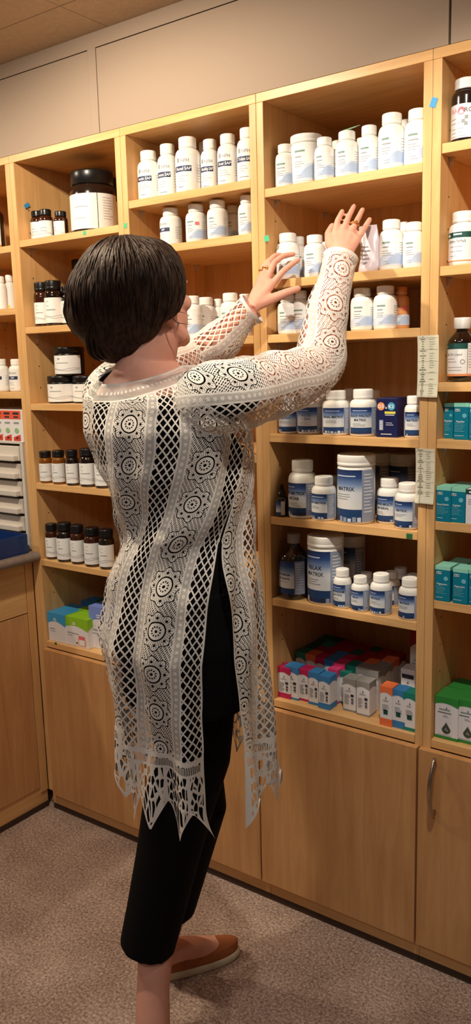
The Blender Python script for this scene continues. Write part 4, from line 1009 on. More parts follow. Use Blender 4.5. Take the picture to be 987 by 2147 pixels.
sheet('lower paper list hanging on the right stile', 1.234, 1.277, 1.116, 1.2345, 2)
def flag(label, u, v, y, w, h, c, rot=0.0, ax=1, val=None):
    P = on(u, v, ax, val if val is not None else y)
    m = MB(); cs, sn = math.cos(rot), math.sin(rot)
    vs = []
    for th in (0.0003, 0.0009):
        for a, b in ((-w/2, -h/2), (w/2, -h/2), (w/2, h/2), (-w/2, h/2)):
            p, q = a*cs-b*sn, a*sn+b*cs
            vs.append((p, -th, q) if ax == 1 else (th, p, q))
    m.add(vs, [(4,5,6,7), (3,2,1,0), (0,1,5,4), (1,2,6,5), (2,3,7,6), (3,0,4,7)])
    tag(m.build('tape_flag', c, None, P), label, 'tape')
TB = mat('tape_blue', (60, 150, 210), 0.5); TG2 = mat('tape_green', (70, 190, 140), 0.5); TY = mat('tape_yellow', (230, 200, 70), 0.5); TD = mat('tape_darkgreen', (40, 110, 60), 0.5)
flag('blue tape flag near the top of the right stile', 909, 215, 0.0, 0.013, 0.018, TB, -0.35)
flag('blue tape flag on the side wall above the small amber bottles', 56, 431, 0, 0.020, 0.011, TB, 0.5, 0, 0.0004)
flag('mint tape flag on the front edge of the shelf under the huge black jar', 177, 488, 0.0008, 0.010, 0.010, TG2)
flag('mint tape flag on the stile right of the huge black jar', 263, 473, 0.0, 0.010, 0.012, TG2)
flag('green tape flag on the stile beside her left hand', 559, 500, 0.0, 0.013, 0.013, TG2, 0.15)
flag('dark green tape flag on the edge of the middle shelf by the right stile', 858, 1124, 0.0008, 0.014, 0.011, TD)
flag('yellow tape flag on the second shelf edge of the far left bay', 19, 643, 0.0008, 0.010, 0.008, TY)
flag('green tape flag on the deck edge under the sky blue carton', 117, 1349, 0.0, 0.010, 0.007, TD)

# ------------------------------------------------------------------ the woman
def ang(deg):
    a = math.radians(deg); f = Vector((math.cos(a), math.sin(a), 0)); return f, Vector((f.y, -f.x, 0))   # facing, right
def reach(P, u, v, length, far=True):
    """point seen at (u, v) at the given distance from P"""
    d = ray(u, v).normalized(); L = CAM-P; b = 2*d.dot(L); c = L.dot(L)-length*length; disc = b*b-4*c
    if disc < 0: t = -b/2
    else: t = (-b+math.sqrt(disc))/2 if far else (-b-math.sqrt(disc))/2
    return CAM+d*t
def interp(tab, x):
    if x <= tab[0][0]: return tab[0][1:]
    for p, q in zip(tab, tab[1:]):
        if x <= q[0]:
            k = (x-p[0])/(q[0]-p[0]); k = k*k*(3-2*k)*0.5+k*0.5
            return tuple(a+(b-a)*k for a, b in zip(p[1:], q[1:]))
    return tab[-1][1:]
HB = 1.60
def ring(c, a, b, deg, n=40, lift=None):
    f, r = ang(deg)
    return [c + r*(a*math.cos(2*PI*k/n)) - f*(b*math.sin(2*PI*k/n)) for k in range(n)]
# skeleton --------------------------------------------------------------
R_SH = HP(448, 822, 1.485); L_SH = HP(236, 816, 1.70)
R_EL = reach(R_SH, 657, 770, 0.275); R_WR = reach(R_EL, 713, 545, 0.240)
L_EL = reach(L_SH, 405, 752, 0.275); L_WR = HP(527, 648, 1.885)
R_HIP = HP(420, 1320, 1.525); L_HIP = HP(352, 1320, 1.685)
R_KN = HP(366, 1730, 1.53); R_AN = HP(320, 2170, 1.475)
L_AN = Vector((0.775, -0.372, 0.085)); L_KN = HP(415, 1690, 1.66)

skin = MB()
# torso, bottom to top: pixel row, pixel column of the axis, half width, half depth, facing
TOR = [(1450, 392, .150, .118, 60), (1400, 390, .154, .118, 60), (1320, 384, .160, .120, 60), (1210, 378, .140, .106, 64), (1110, 382, .122, .094, 70), (1010, 369, .128, .098, 75),
       (930, 350, .144, .104, 79), (870, 334, .152, .102, 81), (825, 322, .150, .088, 81), (798, 315, .118, .070, 81), (778, 311, .085, .060, 80), (762, 309, .060, .056, 78)]
skin.loft([ring(HP(u, v, HB), a, b, d) for v, u, a, b, d in TOR])
fC, rC = ang(79)
for s in (-1, 1): skin.ell(HP(341, 965, HB)+fC*0.072+rC*(0.062*s), .056, .052, .060)
fP, rP = ang(60)
for s in (-1, 1): skin.ell(HP(384, 1340, HB)-fP*0.050+rP*(0.070*s), .074, .072, .09)
NECK0, NECK1 = HP(306, 790, HB), HP(322, 672, HB+0.01)
skin.tube([NECK0, HP(309, 752, HB), HP(318, 705, HB), NECK1], [.064, .054, .052, .054], 24)
# head: seen nearly from its right side, looking right and up
HC = HP(298, 640, HB+0.005); fH, rH = ang(86); uH = Vector((0,0,1))
tilt = math.radians(16); fH2 = fH*math.cos(tilt)+uH*math.sin(tilt); uH2 = uH*math.cos(tilt)-fH*math.sin(tilt)
AXH = (rH, fH2, uH2)
def hd(r, f, u): return HC+rH*r+fH2*f+uH2*u
skin.ell(hd(0, -0.008, 0.016), .070, .088, .084, 0, AXH, 32, 20)
skin.ell(hd(0, 0.036, -0.032), .056, .054, .066, 0, AXH)
skin.ell(hd(0, 0.060, -0.074), .034, .030, .026, 0, AXH)               # chin
for s in (-1, 1):
    skin.tube([hd(.056*s, -0.004, -0.038), hd(.050*s, 0.024, -0.066), hd(.022*s, 0.064, -0.084)], [.018, .019, .015], 12)   # jaw
    skin.ell(hd(.042*s, 0.062, -0.014), .020, .018, .017, 0, AXH)      # cheek
    skin.ell(hd(.033*s, 0.078, 0.022), .020, .010, .008, 0, AXH)       # brow
    skin.ell(hd(.072*s, -0.004, -0.012), .008, .017, .028, 0, AXH)     # ear
    skin.ell(hd(.070*s, 0.003, -0.038), .007, .009, .010, 0, AXH)      # lobe
    skin.ell(hd(.026*s, 0.080, 0.004), .010, .006, .006, 0, AXH)
skin.tube([hd(0, 0.085, 0.016), hd(0, 0.096, -0.004), hd(0, 0.105, -0.021)], [.008, .010, .011], 12)   # nose
for s in (-1, 1): skin.ell(hd(.009*s, 0.094, -0.026), .008, .009, .007, 0, AXH)
skin.ell(hd(0, 0.088, -0.046), .020, .009, .006, 0, AXH); skin.ell(hd(0, 0.086, -0.055), .017, .009, .006, 0, AXH)
# arms
fr_in = HP(400, 826, 1.53)
skin.tube([HP(392, 835, 1.54), R_SH, R_SH.lerp(R_EL, .5), R_EL, R_EL.lerp(R_WR, .3), R_EL.lerp(R_WR, .75), R_WR], [.046, .046, .042, .037, .038, .029, .0245], 24)
skin.tube([HP(250, 835, 1.66), L_SH, L_SH.lerp(L_EL, .5), L_EL, L_EL.lerp(L_WR, .3), L_EL.lerp(L_WR, .75), L_WR], [.044, .044, .040, .036, .037, .028, .0240], 24)
# hands -----------------------------------------------------------------
def finger(pts, r0, r1):
    pts = [Vector(p) for p in pts]; n = len(pts); fine = []; rr = []
    for i in range(n-1):
        for k in range(4):
            q = k/4; fine.append(pts[i].lerp(pts[i+1], q)); rr.append(r0+(r1-r0)*(i+q)/(n-1))
    fine.append(pts[-1]); rr.append(r1*0.96)
    d = (fine[-1]-fine[-2]).normalized()
    fine += [pts[-1]+d*r1*0.5, pts[-1]+d*r1*0.85]; rr += [r1*0.78, r1*0.40]
    skin.tube(fine, rr, 12)
def palm(w, knuckles, rw, rk, thick):
    """thick web between the wrist and each knuckle"""
    for k in knuckles: skin.tube([w.lerp(k, 0.0), w.lerp(k, 0.35), w.lerp(k, 0.75), k], [rw, rw*1.0, rk*1.15, rk], 14)
    for a, b in zip(knuckles, knuckles[1:]):
        for q in (0.45, 0.7, 0.9): skin.tube([w.lerp(a, q), w.lerp(b, q)], [rk*1.12, rk*1.12], 12)
hr = (R_WR-CAM).dot(FH)
RK = [HP(702, 489, hr+.070), HP(719, 485, hr+.072), HP(736, 488, hr+.070), HP(750, 500, hr+.062)]
palm(R_WR, RK, .0145, .0092, 0)
RT = [(717.5, 441, .122), (742, 430, .137), (760, 437, .130), (775, 458, .112)]; RM = [(707.5, 463, .098), (730, 456, .108), (749, 461, .103), (764, 478, .090)]
for kn, m, t in zip(RK, RM, RT): finger([R_WR.lerp(kn, .8), kn, HP(m[0], m[1], hr+m[2]), HP(t[0], t[1]+2, hr+t[2])]  , .0084, .0058)
finger([R_WR.lerp(RK[0], .15), HP(691, 512, hr+.062), HP(689, 490, hr+.100), HP(697, 474, hr+.122)], .0125, .0078)   # thumb, behind the index finger
hl = (L_WR-CAM).dot(FH)
LK = [HP(571, 594, hr*0+hl+.045), HP(561, 583, hl+.062), HP(553, 577, hl+.078), HP(547, 583, hl+.092)]
palm(L_WR, LK, .0145, .0094, 0)
finger([L_WR.lerp(LK[0], .8), LK[0], HP(594, 568, hl+.052), HP(611, 554, hl+.060), HP(625, 545, hl+.066)], .0086, .0060)
finger([L_WR.lerp(LK[1], .8), LK[1], HP(575, 550, hl+.072), HP(594, 536, hl+.080), HP(615, 533, hl+.088)], .0086, .0060)
finger([L_WR.lerp(LK[2], .8), LK[2], HP(564, 549, hl+.088), HP(576, 536, hl+.095), HP(588, 534, hl+.100)], .0084, .0058)
finger([L_WR.lerp(LK[3], .8), LK[3], HP(553, 558, hl+.100), HP(562, 547, hl+.106), HP(571, 542, hl+.110)], .0080, .0055)
finger([L_WR.lerp(LK[0], .10), HP(569, 627, hl+.020), HP(599, 614, hl+.026), HP(625, 605, hl+.034)], .0135, .0076)
# legs
skin.tube([HP(420, 1300, 1.565), HP(417, 1530, 1.562), R_KN, HP(345, 1850, 1.535), HP(327, 1985, 1.53), HP(321, 2070, 1.505), R_AN, R_AN-Vector((0,0,.03))], [.070, .058, .044, .043, .0365, .0335, .036, .036], 28)
skin.tube([L_HIP+Vector((0,0,.03)), L_HIP.lerp(L_KN, .5), L_KN, L_KN.lerp(L_AN, .3), L_KN.lerp(L_AN, .7), L_AN, L_AN-Vector((0,0,.03))], [.070, .058, .044, .042, .036, .034, .034], 28)
def foot(an, deg):
    f, r = ang(deg); b = Vector((an.x, an.y, 0))
    P = lambda x, y, z: b+f*x+r*y+Vector((0,0,z))
    skin.tube([P(-.030, 0, .035), P(0.0, 0, .050), P(.05, 0, .050), P(.10, 0, .036), P(.145, 0, .027), P(.172, 0, .022)], [.026, .031, .030, .030, .026, .014], 20)
R_FD, L_FD = 52, 57
foot(R_AN, R_FD); foot(L_AN, L_FD)

def remesh(src, name, m, voxel, smooth_it, parent, adapt=0):
    me = bpy.data.meshes.new('tmp'); me.from_pydata(src.v, [], src.f); me.update()
    o = bpy.data.objects.new('tmp', me); COL.objects.link(o)
    r = o.modifiers.new('r', 'REMESH'); r.mode = 'VOXEL'; r.voxel_size = voxel
    s = o.modifiers.new('s', 'SMOOTH'); s.factor = 0.5; s.iterations = smooth_it
    dg = bpy.context.evaluated_depsgraph_get(); out = bpy.data.meshes.new_from_object(o.evaluated_get(dg)); out.name = name
    bpy.data.objects.remove(o); bpy.data.meshes.remove(me)
    out.materials.clear()
    for q in (m if isinstance(m, (list, tuple)) else [m]): out.materials.append(q)
    for p in out.polygons: p.use_smooth = True
    n = bpy.data.objects.new(name, out); COL.objects.link(n)
    if parent: n.parent = parent
    return n
def skinmat():
    m = mat('skin', (218, 158, 136), 0.5, spec=0.35, var=0.06, vscale=26)
    b = m.node_tree.nodes['Principled BSDF']; b.inputs['Subsurface Weight'].default_value = 0.12; b.inputs['Subsurface Radius'].default_value = (0.012, 0.005, 0.003); b.inputs['Subsurface Scale'].default_value = 0.4
    return m
SKIN = skinmat()
woman = remesh(skin, 'person', SKIN, 0.0028, 5, None)
tag(woman, 'woman in white crochet lace tunic and black trousers reaching up with both hands', 'person')
woman.parent = None

# eyes, lips
mey = mat('eye_white', (236, 232, 226), 0.2); mir = mat('iris_brown', (70, 44, 28), 0.15); mlip = mat('lip', (176, 84, 78), 0.4)
for s in (-1, 1):
    e = MB(); e.ell(hd(.030*s, 0.0715, 0.004), .0105, .0105, .0085, 0, AXH); e.ell(hd(.030*s, 0.0800, 0.005), .0050, .0028, .0050, 1, AXH); e.build('eye', [mey, mir], woman)
e = MB(); e.ell(hd(0, 0.0905, -0.047), .018, .0080, .0045, 0, AXH); e.ell(hd(0, 0.0885, -0.0545), .015, .0080, .0050, 0, AXH); e.build('lips', mlip, woman)
MB().ell(hd(.0775, 0.004, -0.040), .0028, .0028, .0028).build('ear_stud', mat('silver', (220, 216, 210), 0.15, metal=1.0), woman)['label'] = 'small silver ear stud'

# hair: a full rounded bob ------------------------------------------------
hair = MB()
def blob(u, v, h, rx, ry, rz): hair.ell(HP(u, v, h), rx, ry, rz, 0, (FH, CR, Vector((0,0,1))), 28, 18)   # depth, across, up
blob(268, 604, HB, .098, .101, .094)
blob(226, 628, HB, .092, .076, .082)
blob(200, 656, HB, .074, .056, .056)
blob(235, 692, HB, .070, .060, .056)
blob(245, 718, HB, .056, .056, .040)
blob(278, 716, HB-.006, .052, .040, .042)
blob(270, 640, HB, .088, .085, .085)
blob(318, 586, HB, .094, .062, .072)
for sgn in (-1, 1):
    blob(335, 600, HB+.052*sgn, .040, .046, .062); blob(357, 592, HB+.044*sgn, .034, .026, .052)
    blob(318, 636, HB+.056*sgn, .030, .038, .040); blob(288, 668, HB+.046*sgn, .030, .046, .048)
hbase = hair; hair_mesh_src = hbase
def hairmat():
    m = bpy.data.materials.new('hair_darkbrown'); m.use_nodes = True; nt = m.node_tree; b = nt.nodes['Principled BSDF']
    at = nt.nodes.new('ShaderNodeAttribute'); at.attribute_name = 'strand'
    tc = nt.nodes.new('ShaderNodeTexCoord'); mp = nt.nodes.new('ShaderNodeMapping'); mp.inputs['Scale'].default_value = (1.0, 1.0, 0.14)
    nt.links.new(tc.outputs['Object'], mp.inputs[0]); n = nt.nodes.new('ShaderNodeTexNoise'); n.inputs['Scale'].default_value = 170; n.inputs['Detail'].default_value = 3
    nt.links.new(mp.outputs[0], n.inputs['Vector'])
    rp = nt.nodes.new('ShaderNodeValToRGB'); rp.color_ramp.elements[0].position = 0.35; rp.color_ramp.elements[1].position = 0.75
    rp.color_ramp.elements[0].color = srgb(24, 15, 12); rp.color_ramp.elements[1].color = srgb(64, 43, 33)
    nt.links.new(n.outputs['Fac'], rp.inputs[0]); nt.links.new(rp.outputs[0], b.inputs['Base Color'])
    bp = nt.nodes.new('ShaderNodeBump'); bp.inputs['Strength'].default_value = 0.5; bp.inputs['Distance'].default_value = 0.002
    nt.links.new(n.outputs['Fac'], bp.inputs['Height']); nt.links.new(bp.outputs[0], b.inputs['Normal'])
    b.inputs['Roughness'].default_value = 0.5; b.inputs['Specular IOR Level'].default_value = 0.28; b.inputs['Specular Tint'].default_value = (1.0, 0.82, 0.66, 1)
    return m
HM = hairmat()
hobj = remesh(hair, 'hair', HM, 0.004, 10, woman)
# locks lying on the surface, combed from the crown
from mathutils.bvhtree import BVHTree
bv = BVHTree.FromPolygons([v.co.copy() for v in hobj.data.vertices], [tuple(p.vertices) for p in hobj.data.polygons])
locks = MB(); rnd = random.Random(3)
crown = HP(283, 512, HB+0.0); hcen = HP(262, 630, HB)
for k in range(800):
    a = rnd.uniform(0, 2*PI); d0 = Vector((math.cos(a), math.sin(a), 0)); st = rnd.uniform(0.05, 1.25); ln = rnd.uniform(0.55, 1.1)
    pts = []; sway = rnd.gauss(0, .09)
    for i in range(9):
        th = st+ln*i/8
        if th > 2.45: break
        aa = a+sway*i/8; d = (CR*math.cos(aa)+FH*math.sin(aa))*math.sin(th)+Vector((0,0,1))*math.cos(th)
        hit = bv.ray_cast(hcen+d*0.3, -d)
        if hit[0] is None: break
        pts.append(hit[0]+hit[1]*(0.0006+0.0010*math.sin(i*0.8+k)))
    if len(pts) >= 4:
        n = len(pts); w = rnd.uniform(.0014, .0034)
        locks.tube(pts, [max(0.0004, w*math.sin(PI*min(0.98, (i+0.6)/n))) for i in range(n)], 6, 0, True, 0.5)
def lock(pts, w):
    pts = [HP(*p) for p in pts]; fine = []
    for i in range(len(pts)-1):
        p0, p1, p2, p3 = pts[max(i-1,0)], pts[i], pts[i+1], pts[min(i+2, len(pts)-1)]
        for q in range(6):
            t = q/6; fine.append(0.5*((2*p1)+(p2-p0)*t+(2*p0-5*p1+4*p2-p3)*t*t+(3*p1-p0-3*p2+p3)*t**3))
    fine.append(pts[-1]); n = len(fine)
    locks.tube(fine, [max(.0005, w*(1-(i/n)**2)) for i in range(n)], 8, 0, True, 0.6)
n0 = HB-.055
for dx, ww in ((0, .0045), (-6, .005), (-12, .006), (5, .003)):
    lock([(356+dx, 560, n0), (372+dx, 600, n0-.004), (372+dx, 635, n0-.004), (362+dx, 655, n0)], ww)
lock([(352, 640, n0-.006), (357, 660, n0-.008), (372, 676, n0-.008), (396, 680, n0)], .0016)
lock([(350, 630, n0-.006), (354, 656, n0-.008), (376, 654, n0), (388, 657, n0)], .0014)
for dx, dy, ww in ((0, 0, .006), (8, 4, .006), (14, 10, .005), (-4, -8, .004), (3, -20, .005)):
    lock([(172+dx, 600+dy, HB-.02), (146+dx, 634+dy, HB-.02), (138+dx, 664+dy, HB-.02), (152+dx, 686+dy, HB-.02), (170+dx, 690+dy, HB-.01)], ww)
for dx, ww in ((0, .007), (10, .007), (22, .007), (40, .006), (55, .006), (70, .005)):
    lock([(190+dx, 670, HB-.06), (184+dx*0.9, 710, HB-.055), (190+dx*0.9, 742, HB-.045), (210+dx*0.8, 757-dx*0.18, HB-.03)], ww)
lk = locks.build('hair_locks', HM, hobj)

# lace ------------------------------------------------------------------
class X:
    nt = None
    def __init__(s, sock): s.s = sock
    @staticmethod
    def op(o, *a):
        n = X.nt.nodes.new('ShaderNodeMath'); n.operation = o
        for i, q in enumerate(a):
            if isinstance(q, X): X.nt.links.new(q.s, n.inputs[i])
            else: n.inputs[i].default_value = float(q)
        return X(n.outputs[0])
    def __add__(s, o): return X.op('ADD', s, o)
    __radd__ = __add__
    def __sub__(s, o): return X.op('SUBTRACT', s, o)
    def __rsub__(s, o): return X.op('SUBTRACT', o, s)
    def __mul__(s, o): return X.op('MULTIPLY', s, o)
    __rmul__ = __mul__
    def __truediv__(s, o): return X.op('DIVIDE', s, o)
    def lt(s, o): return X.op('LESS_THAN', s, o)
    def gt(s, o): return X.op('GREATER_THAN', s, o)
    def fmod(s, o): return X.op('FLOORED_MODULO', s, o)
    def frac(s): return X.op('FRACT', s)
    def abs(s): return X.op('ABSOLUTE', s)
    def sin(s): return X.op('SINE', s)
    def cos(s): return X.op('COSINE', s)
    def mx(s, o): return X.op('MAXIMUM', s, o)
    def mn(s, o): return X.op('MINIMUM', s, o)
def btw(x, a, b): return x.gt(a)*x.lt(b)
def lace(name, phase, scale=1.0, hem=True):
    m = bpy.data.materials.new(name); m.use_nodes = True; nt = m.node_tree; X.nt = nt; b = nt.nodes['Principled BSDF']; out = nt.nodes['Material Output']
    def uvn(nm):
        q = nt.nodes.new('ShaderNodeUVMap'); q.uv_map = nm; s = nt.nodes.new('ShaderNodeSeparateXYZ'); nt.links.new(q.outputs[0], s.inputs[0]); return X(s.outputs[0]), X(s.outputs[1])
    U, V = uvn('UVMap'); EH, ES = uvn('Edge')
    # a little hand-made wobble
    tc = nt.nodes.new('ShaderNodeTexCoord'); nz = nt.nodes.new('ShaderNodeTexNoise'); nz.inputs['Scale'].default_value = 60; nt.links.new(tc.outputs['Object'], nz.inputs['Vector'])
    nc = nt.nodes.new('ShaderNodeSeparateXYZ'); nt.links.new(nz.outputs['Color'], nc.inputs[0])
    U = U + (X(nc.outputs[0])-0.5)*0.003; V = V + (X(nc.outputs[1])-0.5)*0.003
    P = 0.153*scale
    s = (U+phase).fmod(P)/scale; v = V/scale
    D0, D1, A1, M1 = 0.045, 0.063, 0.135, 0.153
    # diamond mesh
    pa = (s/0.0150+v/0.0205).frac(); pb = (s/0.0150-v/0.0205+7.0).frac()
    dia = pa.lt(0.24).mx(pb.lt(0.24))
    inD = s.lt(D0)
    # dotted strips
    net = (s/0.0021).frac().lt(0.5).mx((v/0.0023).frac().lt(0.45))
    c1 = btw(s, D0, D1); c2 = btw(s, A1, M1)
    sx = (s-0.054)*c1+(s-0.144)*c2; vy = v.fmod(0.0125)-0.00625
    dots = (sx*sx+vy*vy).lt(0.0034**2)
    net2 = ((s+v)/0.0030).frac().lt(0.42).mx(((s-v)/0.0030+50.0).frac().lt(0.42))
    strip = net2.mx(dots)
    # medallions
    x = s-0.099; y = v.fmod(0.080)-0.040
    r = X.op('SQRT', x*x+y*y); th = X.op('ARCTAN2', y, x)
    petal = r.lt(0.0315+(th*8.0).cos()*0.0030)
    h1 = btw(r, 0.0155, 0.0185); h2 = btw(r, 0.0070, 0.0102)*(th*11.0).cos().gt(-0.2); h3 = r.lt(0.0030)
    h4 = btw(r, 0.0225, 0.0270)*(th*8.0).cos().gt(0.70); h5 = btw(r, 0.0190, 0.0310)*(th*40.0).cos().gt(0.78)
    hole = h1.mx(h2).mx(h3).mx(h4).mx(h5)
    flower = petal*(1.0-hole)
    hatch = ((x+y*0.8)/0.0046).frac().lt(0.52).mx(((x*1.0-y*0.6)/0.0082+20.0).frac().lt(0.30))
    med = flower.mx((1.0-r.lt(0.0335+(th*8.0).cos()*0.0030))*hatch)
    inM = btw(s, D1, A1)
    pat = inD*dia + (c1+c2)*strip + inM*med
    for e in (0.0, D0, D1, A1, M1): pat = pat.mx((s-e).abs().lt(0.0018))
    if hem:
        # fringe of fan leaves under the hem line, plain cords along every edge
        vo = nt.nodes.new('ShaderNodeTexVoronoi'); vo.feature = 'DISTANCE_TO_EDGE'; vo.inputs['Scale'].default_value = 1.0; vo.inputs['Randomness'].default_value = 0.75
        cb = nt.nodes.new('ShaderNodeCombineXYZ'); nt.links.new((U/0.0082).s, cb.inputs[0]); nt.links.new((V/0.024).s, cb.inputs[1]); nt.links.new(cb.outputs[0], vo.inputs['Vector'])
        fan = X(vo.outputs['Distance']).lt(0.115)
        fan = fan.mx(((U/0.062).frac()-0.5).abs().lt(0.05))
        arc = ES*1.0
        dn, zz = uvn('Neck'); low = X.op('LESS_THAN', zz, HEMV); dv = HEMV-zz
        band = btw(dv, 0.010+((U/0.062).frac()-0.5).abs()*0.010, 0.026)
        win = band*((U/0.0032).frac().lt(0.5)) ; fan = fan*(1.0-band)+win
        fan = fan.mx(dv.lt(0.010)).mx(btw(dv, 0.026, 0.031)).mx(((U/0.062).frac()).lt(0.11)*dv.lt(0.03))
        pat = pat*(1.0-low)+fan*low
        up = dn.lt(0.040)
        fine = ((U+dn)/0.0026).frac().lt(0.27).mx(((U-dn)/0.0026+50.0).frac().lt(0.27))
        dd = ((U/0.0125).frac()-0.5)*0.0125; de = dn-0.021
        col = fine.mx((dd*dd+de*de).lt(0.0032**2)).mx(dn.lt(0.004)).mx(dn.gt(0.0365))
        pat = pat*(1.0-up)+col*up
    pat = pat.mx(EH.lt(0.0045)).mx(ES.lt(0.0040))
    tr = nt.nodes.new('ShaderNodeBsdfTransparent'); mix = nt.nodes.new('ShaderNodeMixShader')
    nt.links.new(pat.s, mix.inputs[0]); nt.links.new(tr.outputs[0], mix.inputs[1]); nt.links.new(b.outputs[0], mix.inputs[2]); nt.links.new(mix.outputs[0], out.inputs[0])
    b.inputs['Base Color'].default_value = srgb(228, 220, 210); b.inputs['Roughness'].default_value = 0.9; b.inputs['Specular IOR Level'].default_value = 0.1
    nz2 = nt.nodes.new('ShaderNodeTexNoise'); nz2.inputs['Scale'].default_value = 420; nt.links.new(tc.outputs['Object'], nz2.inputs['Vector'])
    bp = nt.nodes.new('ShaderNodeBump'); bp.inputs['Strength'].default_value = 0.5; bp.inputs['Distance'].default_value = 0.0015
    nt.links.new(nz2.outputs['Fac'], bp.inputs['Height']); nt.links.new(bp.outputs[0], b.inputs['Normal'])
    return m

# tunic body: rows by pixel row, axis column, half width, half depth, facing
TUN = [(760, 306, .090, .076, 80), (768, 308, .100, .082, 80), (790, 314, .134, .096, 81), (815, 322, .160, .108, 81), (850, 335, .172, .120, 81), (900, 352, .175, .142, 80), (970, 368, .158, .142, 76), (1060, 387, .142, .128, 70),
       (1120, 393, .141, .126, 66), (1230, 386, .168, .143, 62), (1330, 383, .182, .153, 60), (1420, 396, .175, .146, 60), (1500, 408, .170, .142, 60), (1600, 418, .168, .142, 60), (1780, 430, .168, .145, 60)]
SEAM = [(760, 392), (800, 456), (870, 498), (930, 516), (1050, 484), (1112, 459)]
BACK = [(1112, 459), (1150, 443), (1190, 436), (1300, 428), (1400, 424), (1500, 426), (1600, 430), (1700, 440), (1780, 452)]
FRON = [(1112, 459), (1150, 452), (1175, 464), (1220, 484), (1300, 491), (1400, 496), (1500, 503), (1600, 502), (1700, 497), (1780, 495)]
NEARA = {}
def near_angle(c, a, b, d, u):
    """angle on the ring, on the camera side, whose point is seen at column u"""
    f, r = ang(d); best = None
    for k in range(720):
        t = -PI+2*PI*k/720
        p = c+r*(a*math.cos(t))-f*(b*math.sin(t))
        nrm = r*(math.cos(t)/a)-f*(math.sin(t)/b)
        if nrm.dot(CAM-p) < 0: continue
        e = abs(proj(p)[0]-u)
        if best is None or e < best[0]: best = (e, t)
    t0 = best[1]
    for k in range(-40, 41):
        t = t0+2*PI/720*k/40; e = abs(proj(c+r*(a*math.cos(t))-f*(b*math.sin(t)))[0]-u)
        if e < best[0]: best = (e, t)
    return best[1]
NC, NR = 260, 150
def zof(v): return HP(390, v, HB).z
ZT = zof(768); ZSL = zof(1150); HEMV = zof(1508); NECKV = zof(812)
rowv = []
v = 768.0
for i in range(NR): rowv.append(768+(1600-768)*i/(NR-1))
prevb = prevf = None
verts = []; uv1 = []; uv2 = []
fold = random.Random(5)
TU = 1.0
def hemdrop(t):
    """how far the scalloped fringe hangs below pixel row 1640 (metres), pointed leaves"""
    n = 17.0; q = (t*n+0.5) % 1.0; k = int(t*n+0.5)
    amp = [0.062, .075, .060, .068, .050, .060, .052, .05, .05, .05, .05, .05, .05, .050, .060, .062, .050][k % 17]
    base = 0.004-0.012*max(0.0, min(1.0, (t-0.55)/0.3))
    s = 1-abs(2*q-1); return base+amp*(s**(1.15 if t < 0.6 else 0.8))
colt = [j/(NC-1) for j in range(NC)]
grid = []; TBF = []
for vv in rowv:
    u, a, b, d = interp(TUN, vv); c = HP(u, vv, HB)
    if vv <= 1112: q_ = near_angle(c, a, b, d, interp(SEAM, vv)[0]); TBF.append((q_, q_))
    else: TBF.append((near_angle(c, a, b, d, interp(BACK, vv)[0]), near_angle(c, a, b, d, interp(FRON, vv)[0])))
def smooth(i, k):
    wsum = acc = 0.0
    for j in range(-26, 27):
        q_ = min(max(i+j, 0), NR-1); w_ = math.exp(-(j/11.0)**2); acc += TBF[q_][k]*w_; wsum += w_
    return acc/wsum
for i, vv in enumerate(rowv):
    u, a, b, d = interp(TUN, vv); c = HP(u, vv, HB)
    tb, tf = smooth(i, 0), smooth(i, 1)
    if vv <= 1112: tb = tf = (tb+tf)/2
    f, r = ang(d)
    t0, t1 = tb, tf
    # increasing angle goes towards the back (minus facing); go tb -> tb+... until tf+2pi
    while t1 <= t0+0.2: t1 += 2*PI
    row = []
    for j, t in enumerate(colt):
        w = t0+(t1-t0)*t
        amp = 0.0035+0.010*max(0, (vv-1150)/500.0)
        wob = amp*(math.sin(w*9+vv*0.006)+0.6*math.sin(w*15-vv*0.009+1.0))
        if vv > 880:   # drape drawn from the left hip up to the right side of the chest
            q = (vv-1000)/230.0; wd = max(0, 1-abs(q-0.45)*1.5)
            wob += 0.0095*wd*math.sin(t*26-vv*0.030)*(1.0 if t < 0.42 else 0.3)
        wob += amp*0.9
        aa, bb = a+wob, b+wob
        p = c+r*(aa*math.cos(w))-f*(bb*math.sin(w))
        back = max(0, math.sin(w))
        if vv < 850: p.z -= 0.030*back*min(1.0, (850-vv)/55.0)
        row.append(p)
    grid.append(row)
# fringe rows
NF = 26
last = grid[-1]; prev = grid[-8]
for i in range(1, NF+1):
    row = []
    for j, t in enumerate(colt):
        p = last[j]; q = i/NF; dz = hemdrop(t)
        out = (p-prev[j]); out.z = 0
        row.append(Vector((p.x, p.y, p.z-dz*q)) + out*0.5*q + CR*(0.016*q*q*max(0, 1-t/0.05)))
    grid.append(row)
NRT = len(grid)
vs = [p for row in grid for p in row]; fs = []
for i in range(NRT-1):
    for j in range(NC-1): fs.append((i*NC+j, (i+1)*NC+j, (i+1)*NC+j+1, i*NC+j+1))
me = bpy.data.meshes.new('lace_tunic'); me.from_pydata(vs, [], fs)
ul = me.uv_layers.new(name='UVMap'); ue = me.uv_layers.new(name='Edge'); un = me.uv_layers.new(name='Neck')
CUM = [[0.0]*NC]
for i in range(1, NRT): CUM.append([CUM[-1][j]+(grid[i][j]-grid[i-1][j]).length for j in range(NC)])
VROW = [1.44-sum(CUM[i])/NC for i in range(NRT)]
WID = 1.03
slit_row = next(i for i, vv in enumerate(rowv) if vv >= 1112)
for p in me.polygons:
    p.use_smooth = True
    for li in p.loop_indices:
        vi = me.loops[li].vertex_index; i, j = divmod(vi, NC); t = colt[j]
        ul.data[li].uv = (t*WID, VROW[i])
        eh = (vs[vi].z-grid[-1][j].z)*0.55
        un.data[li].uv = (CUM[i][j], vs[vi].z)
        es = min(t, 1-t)*WID if i >= slit_row-1 else min(t, 1-t)*WID
        ue.data[li].uv = (eh, es)
me.update()
TUNM = lace('crochet_lace', 0.153-0.0)
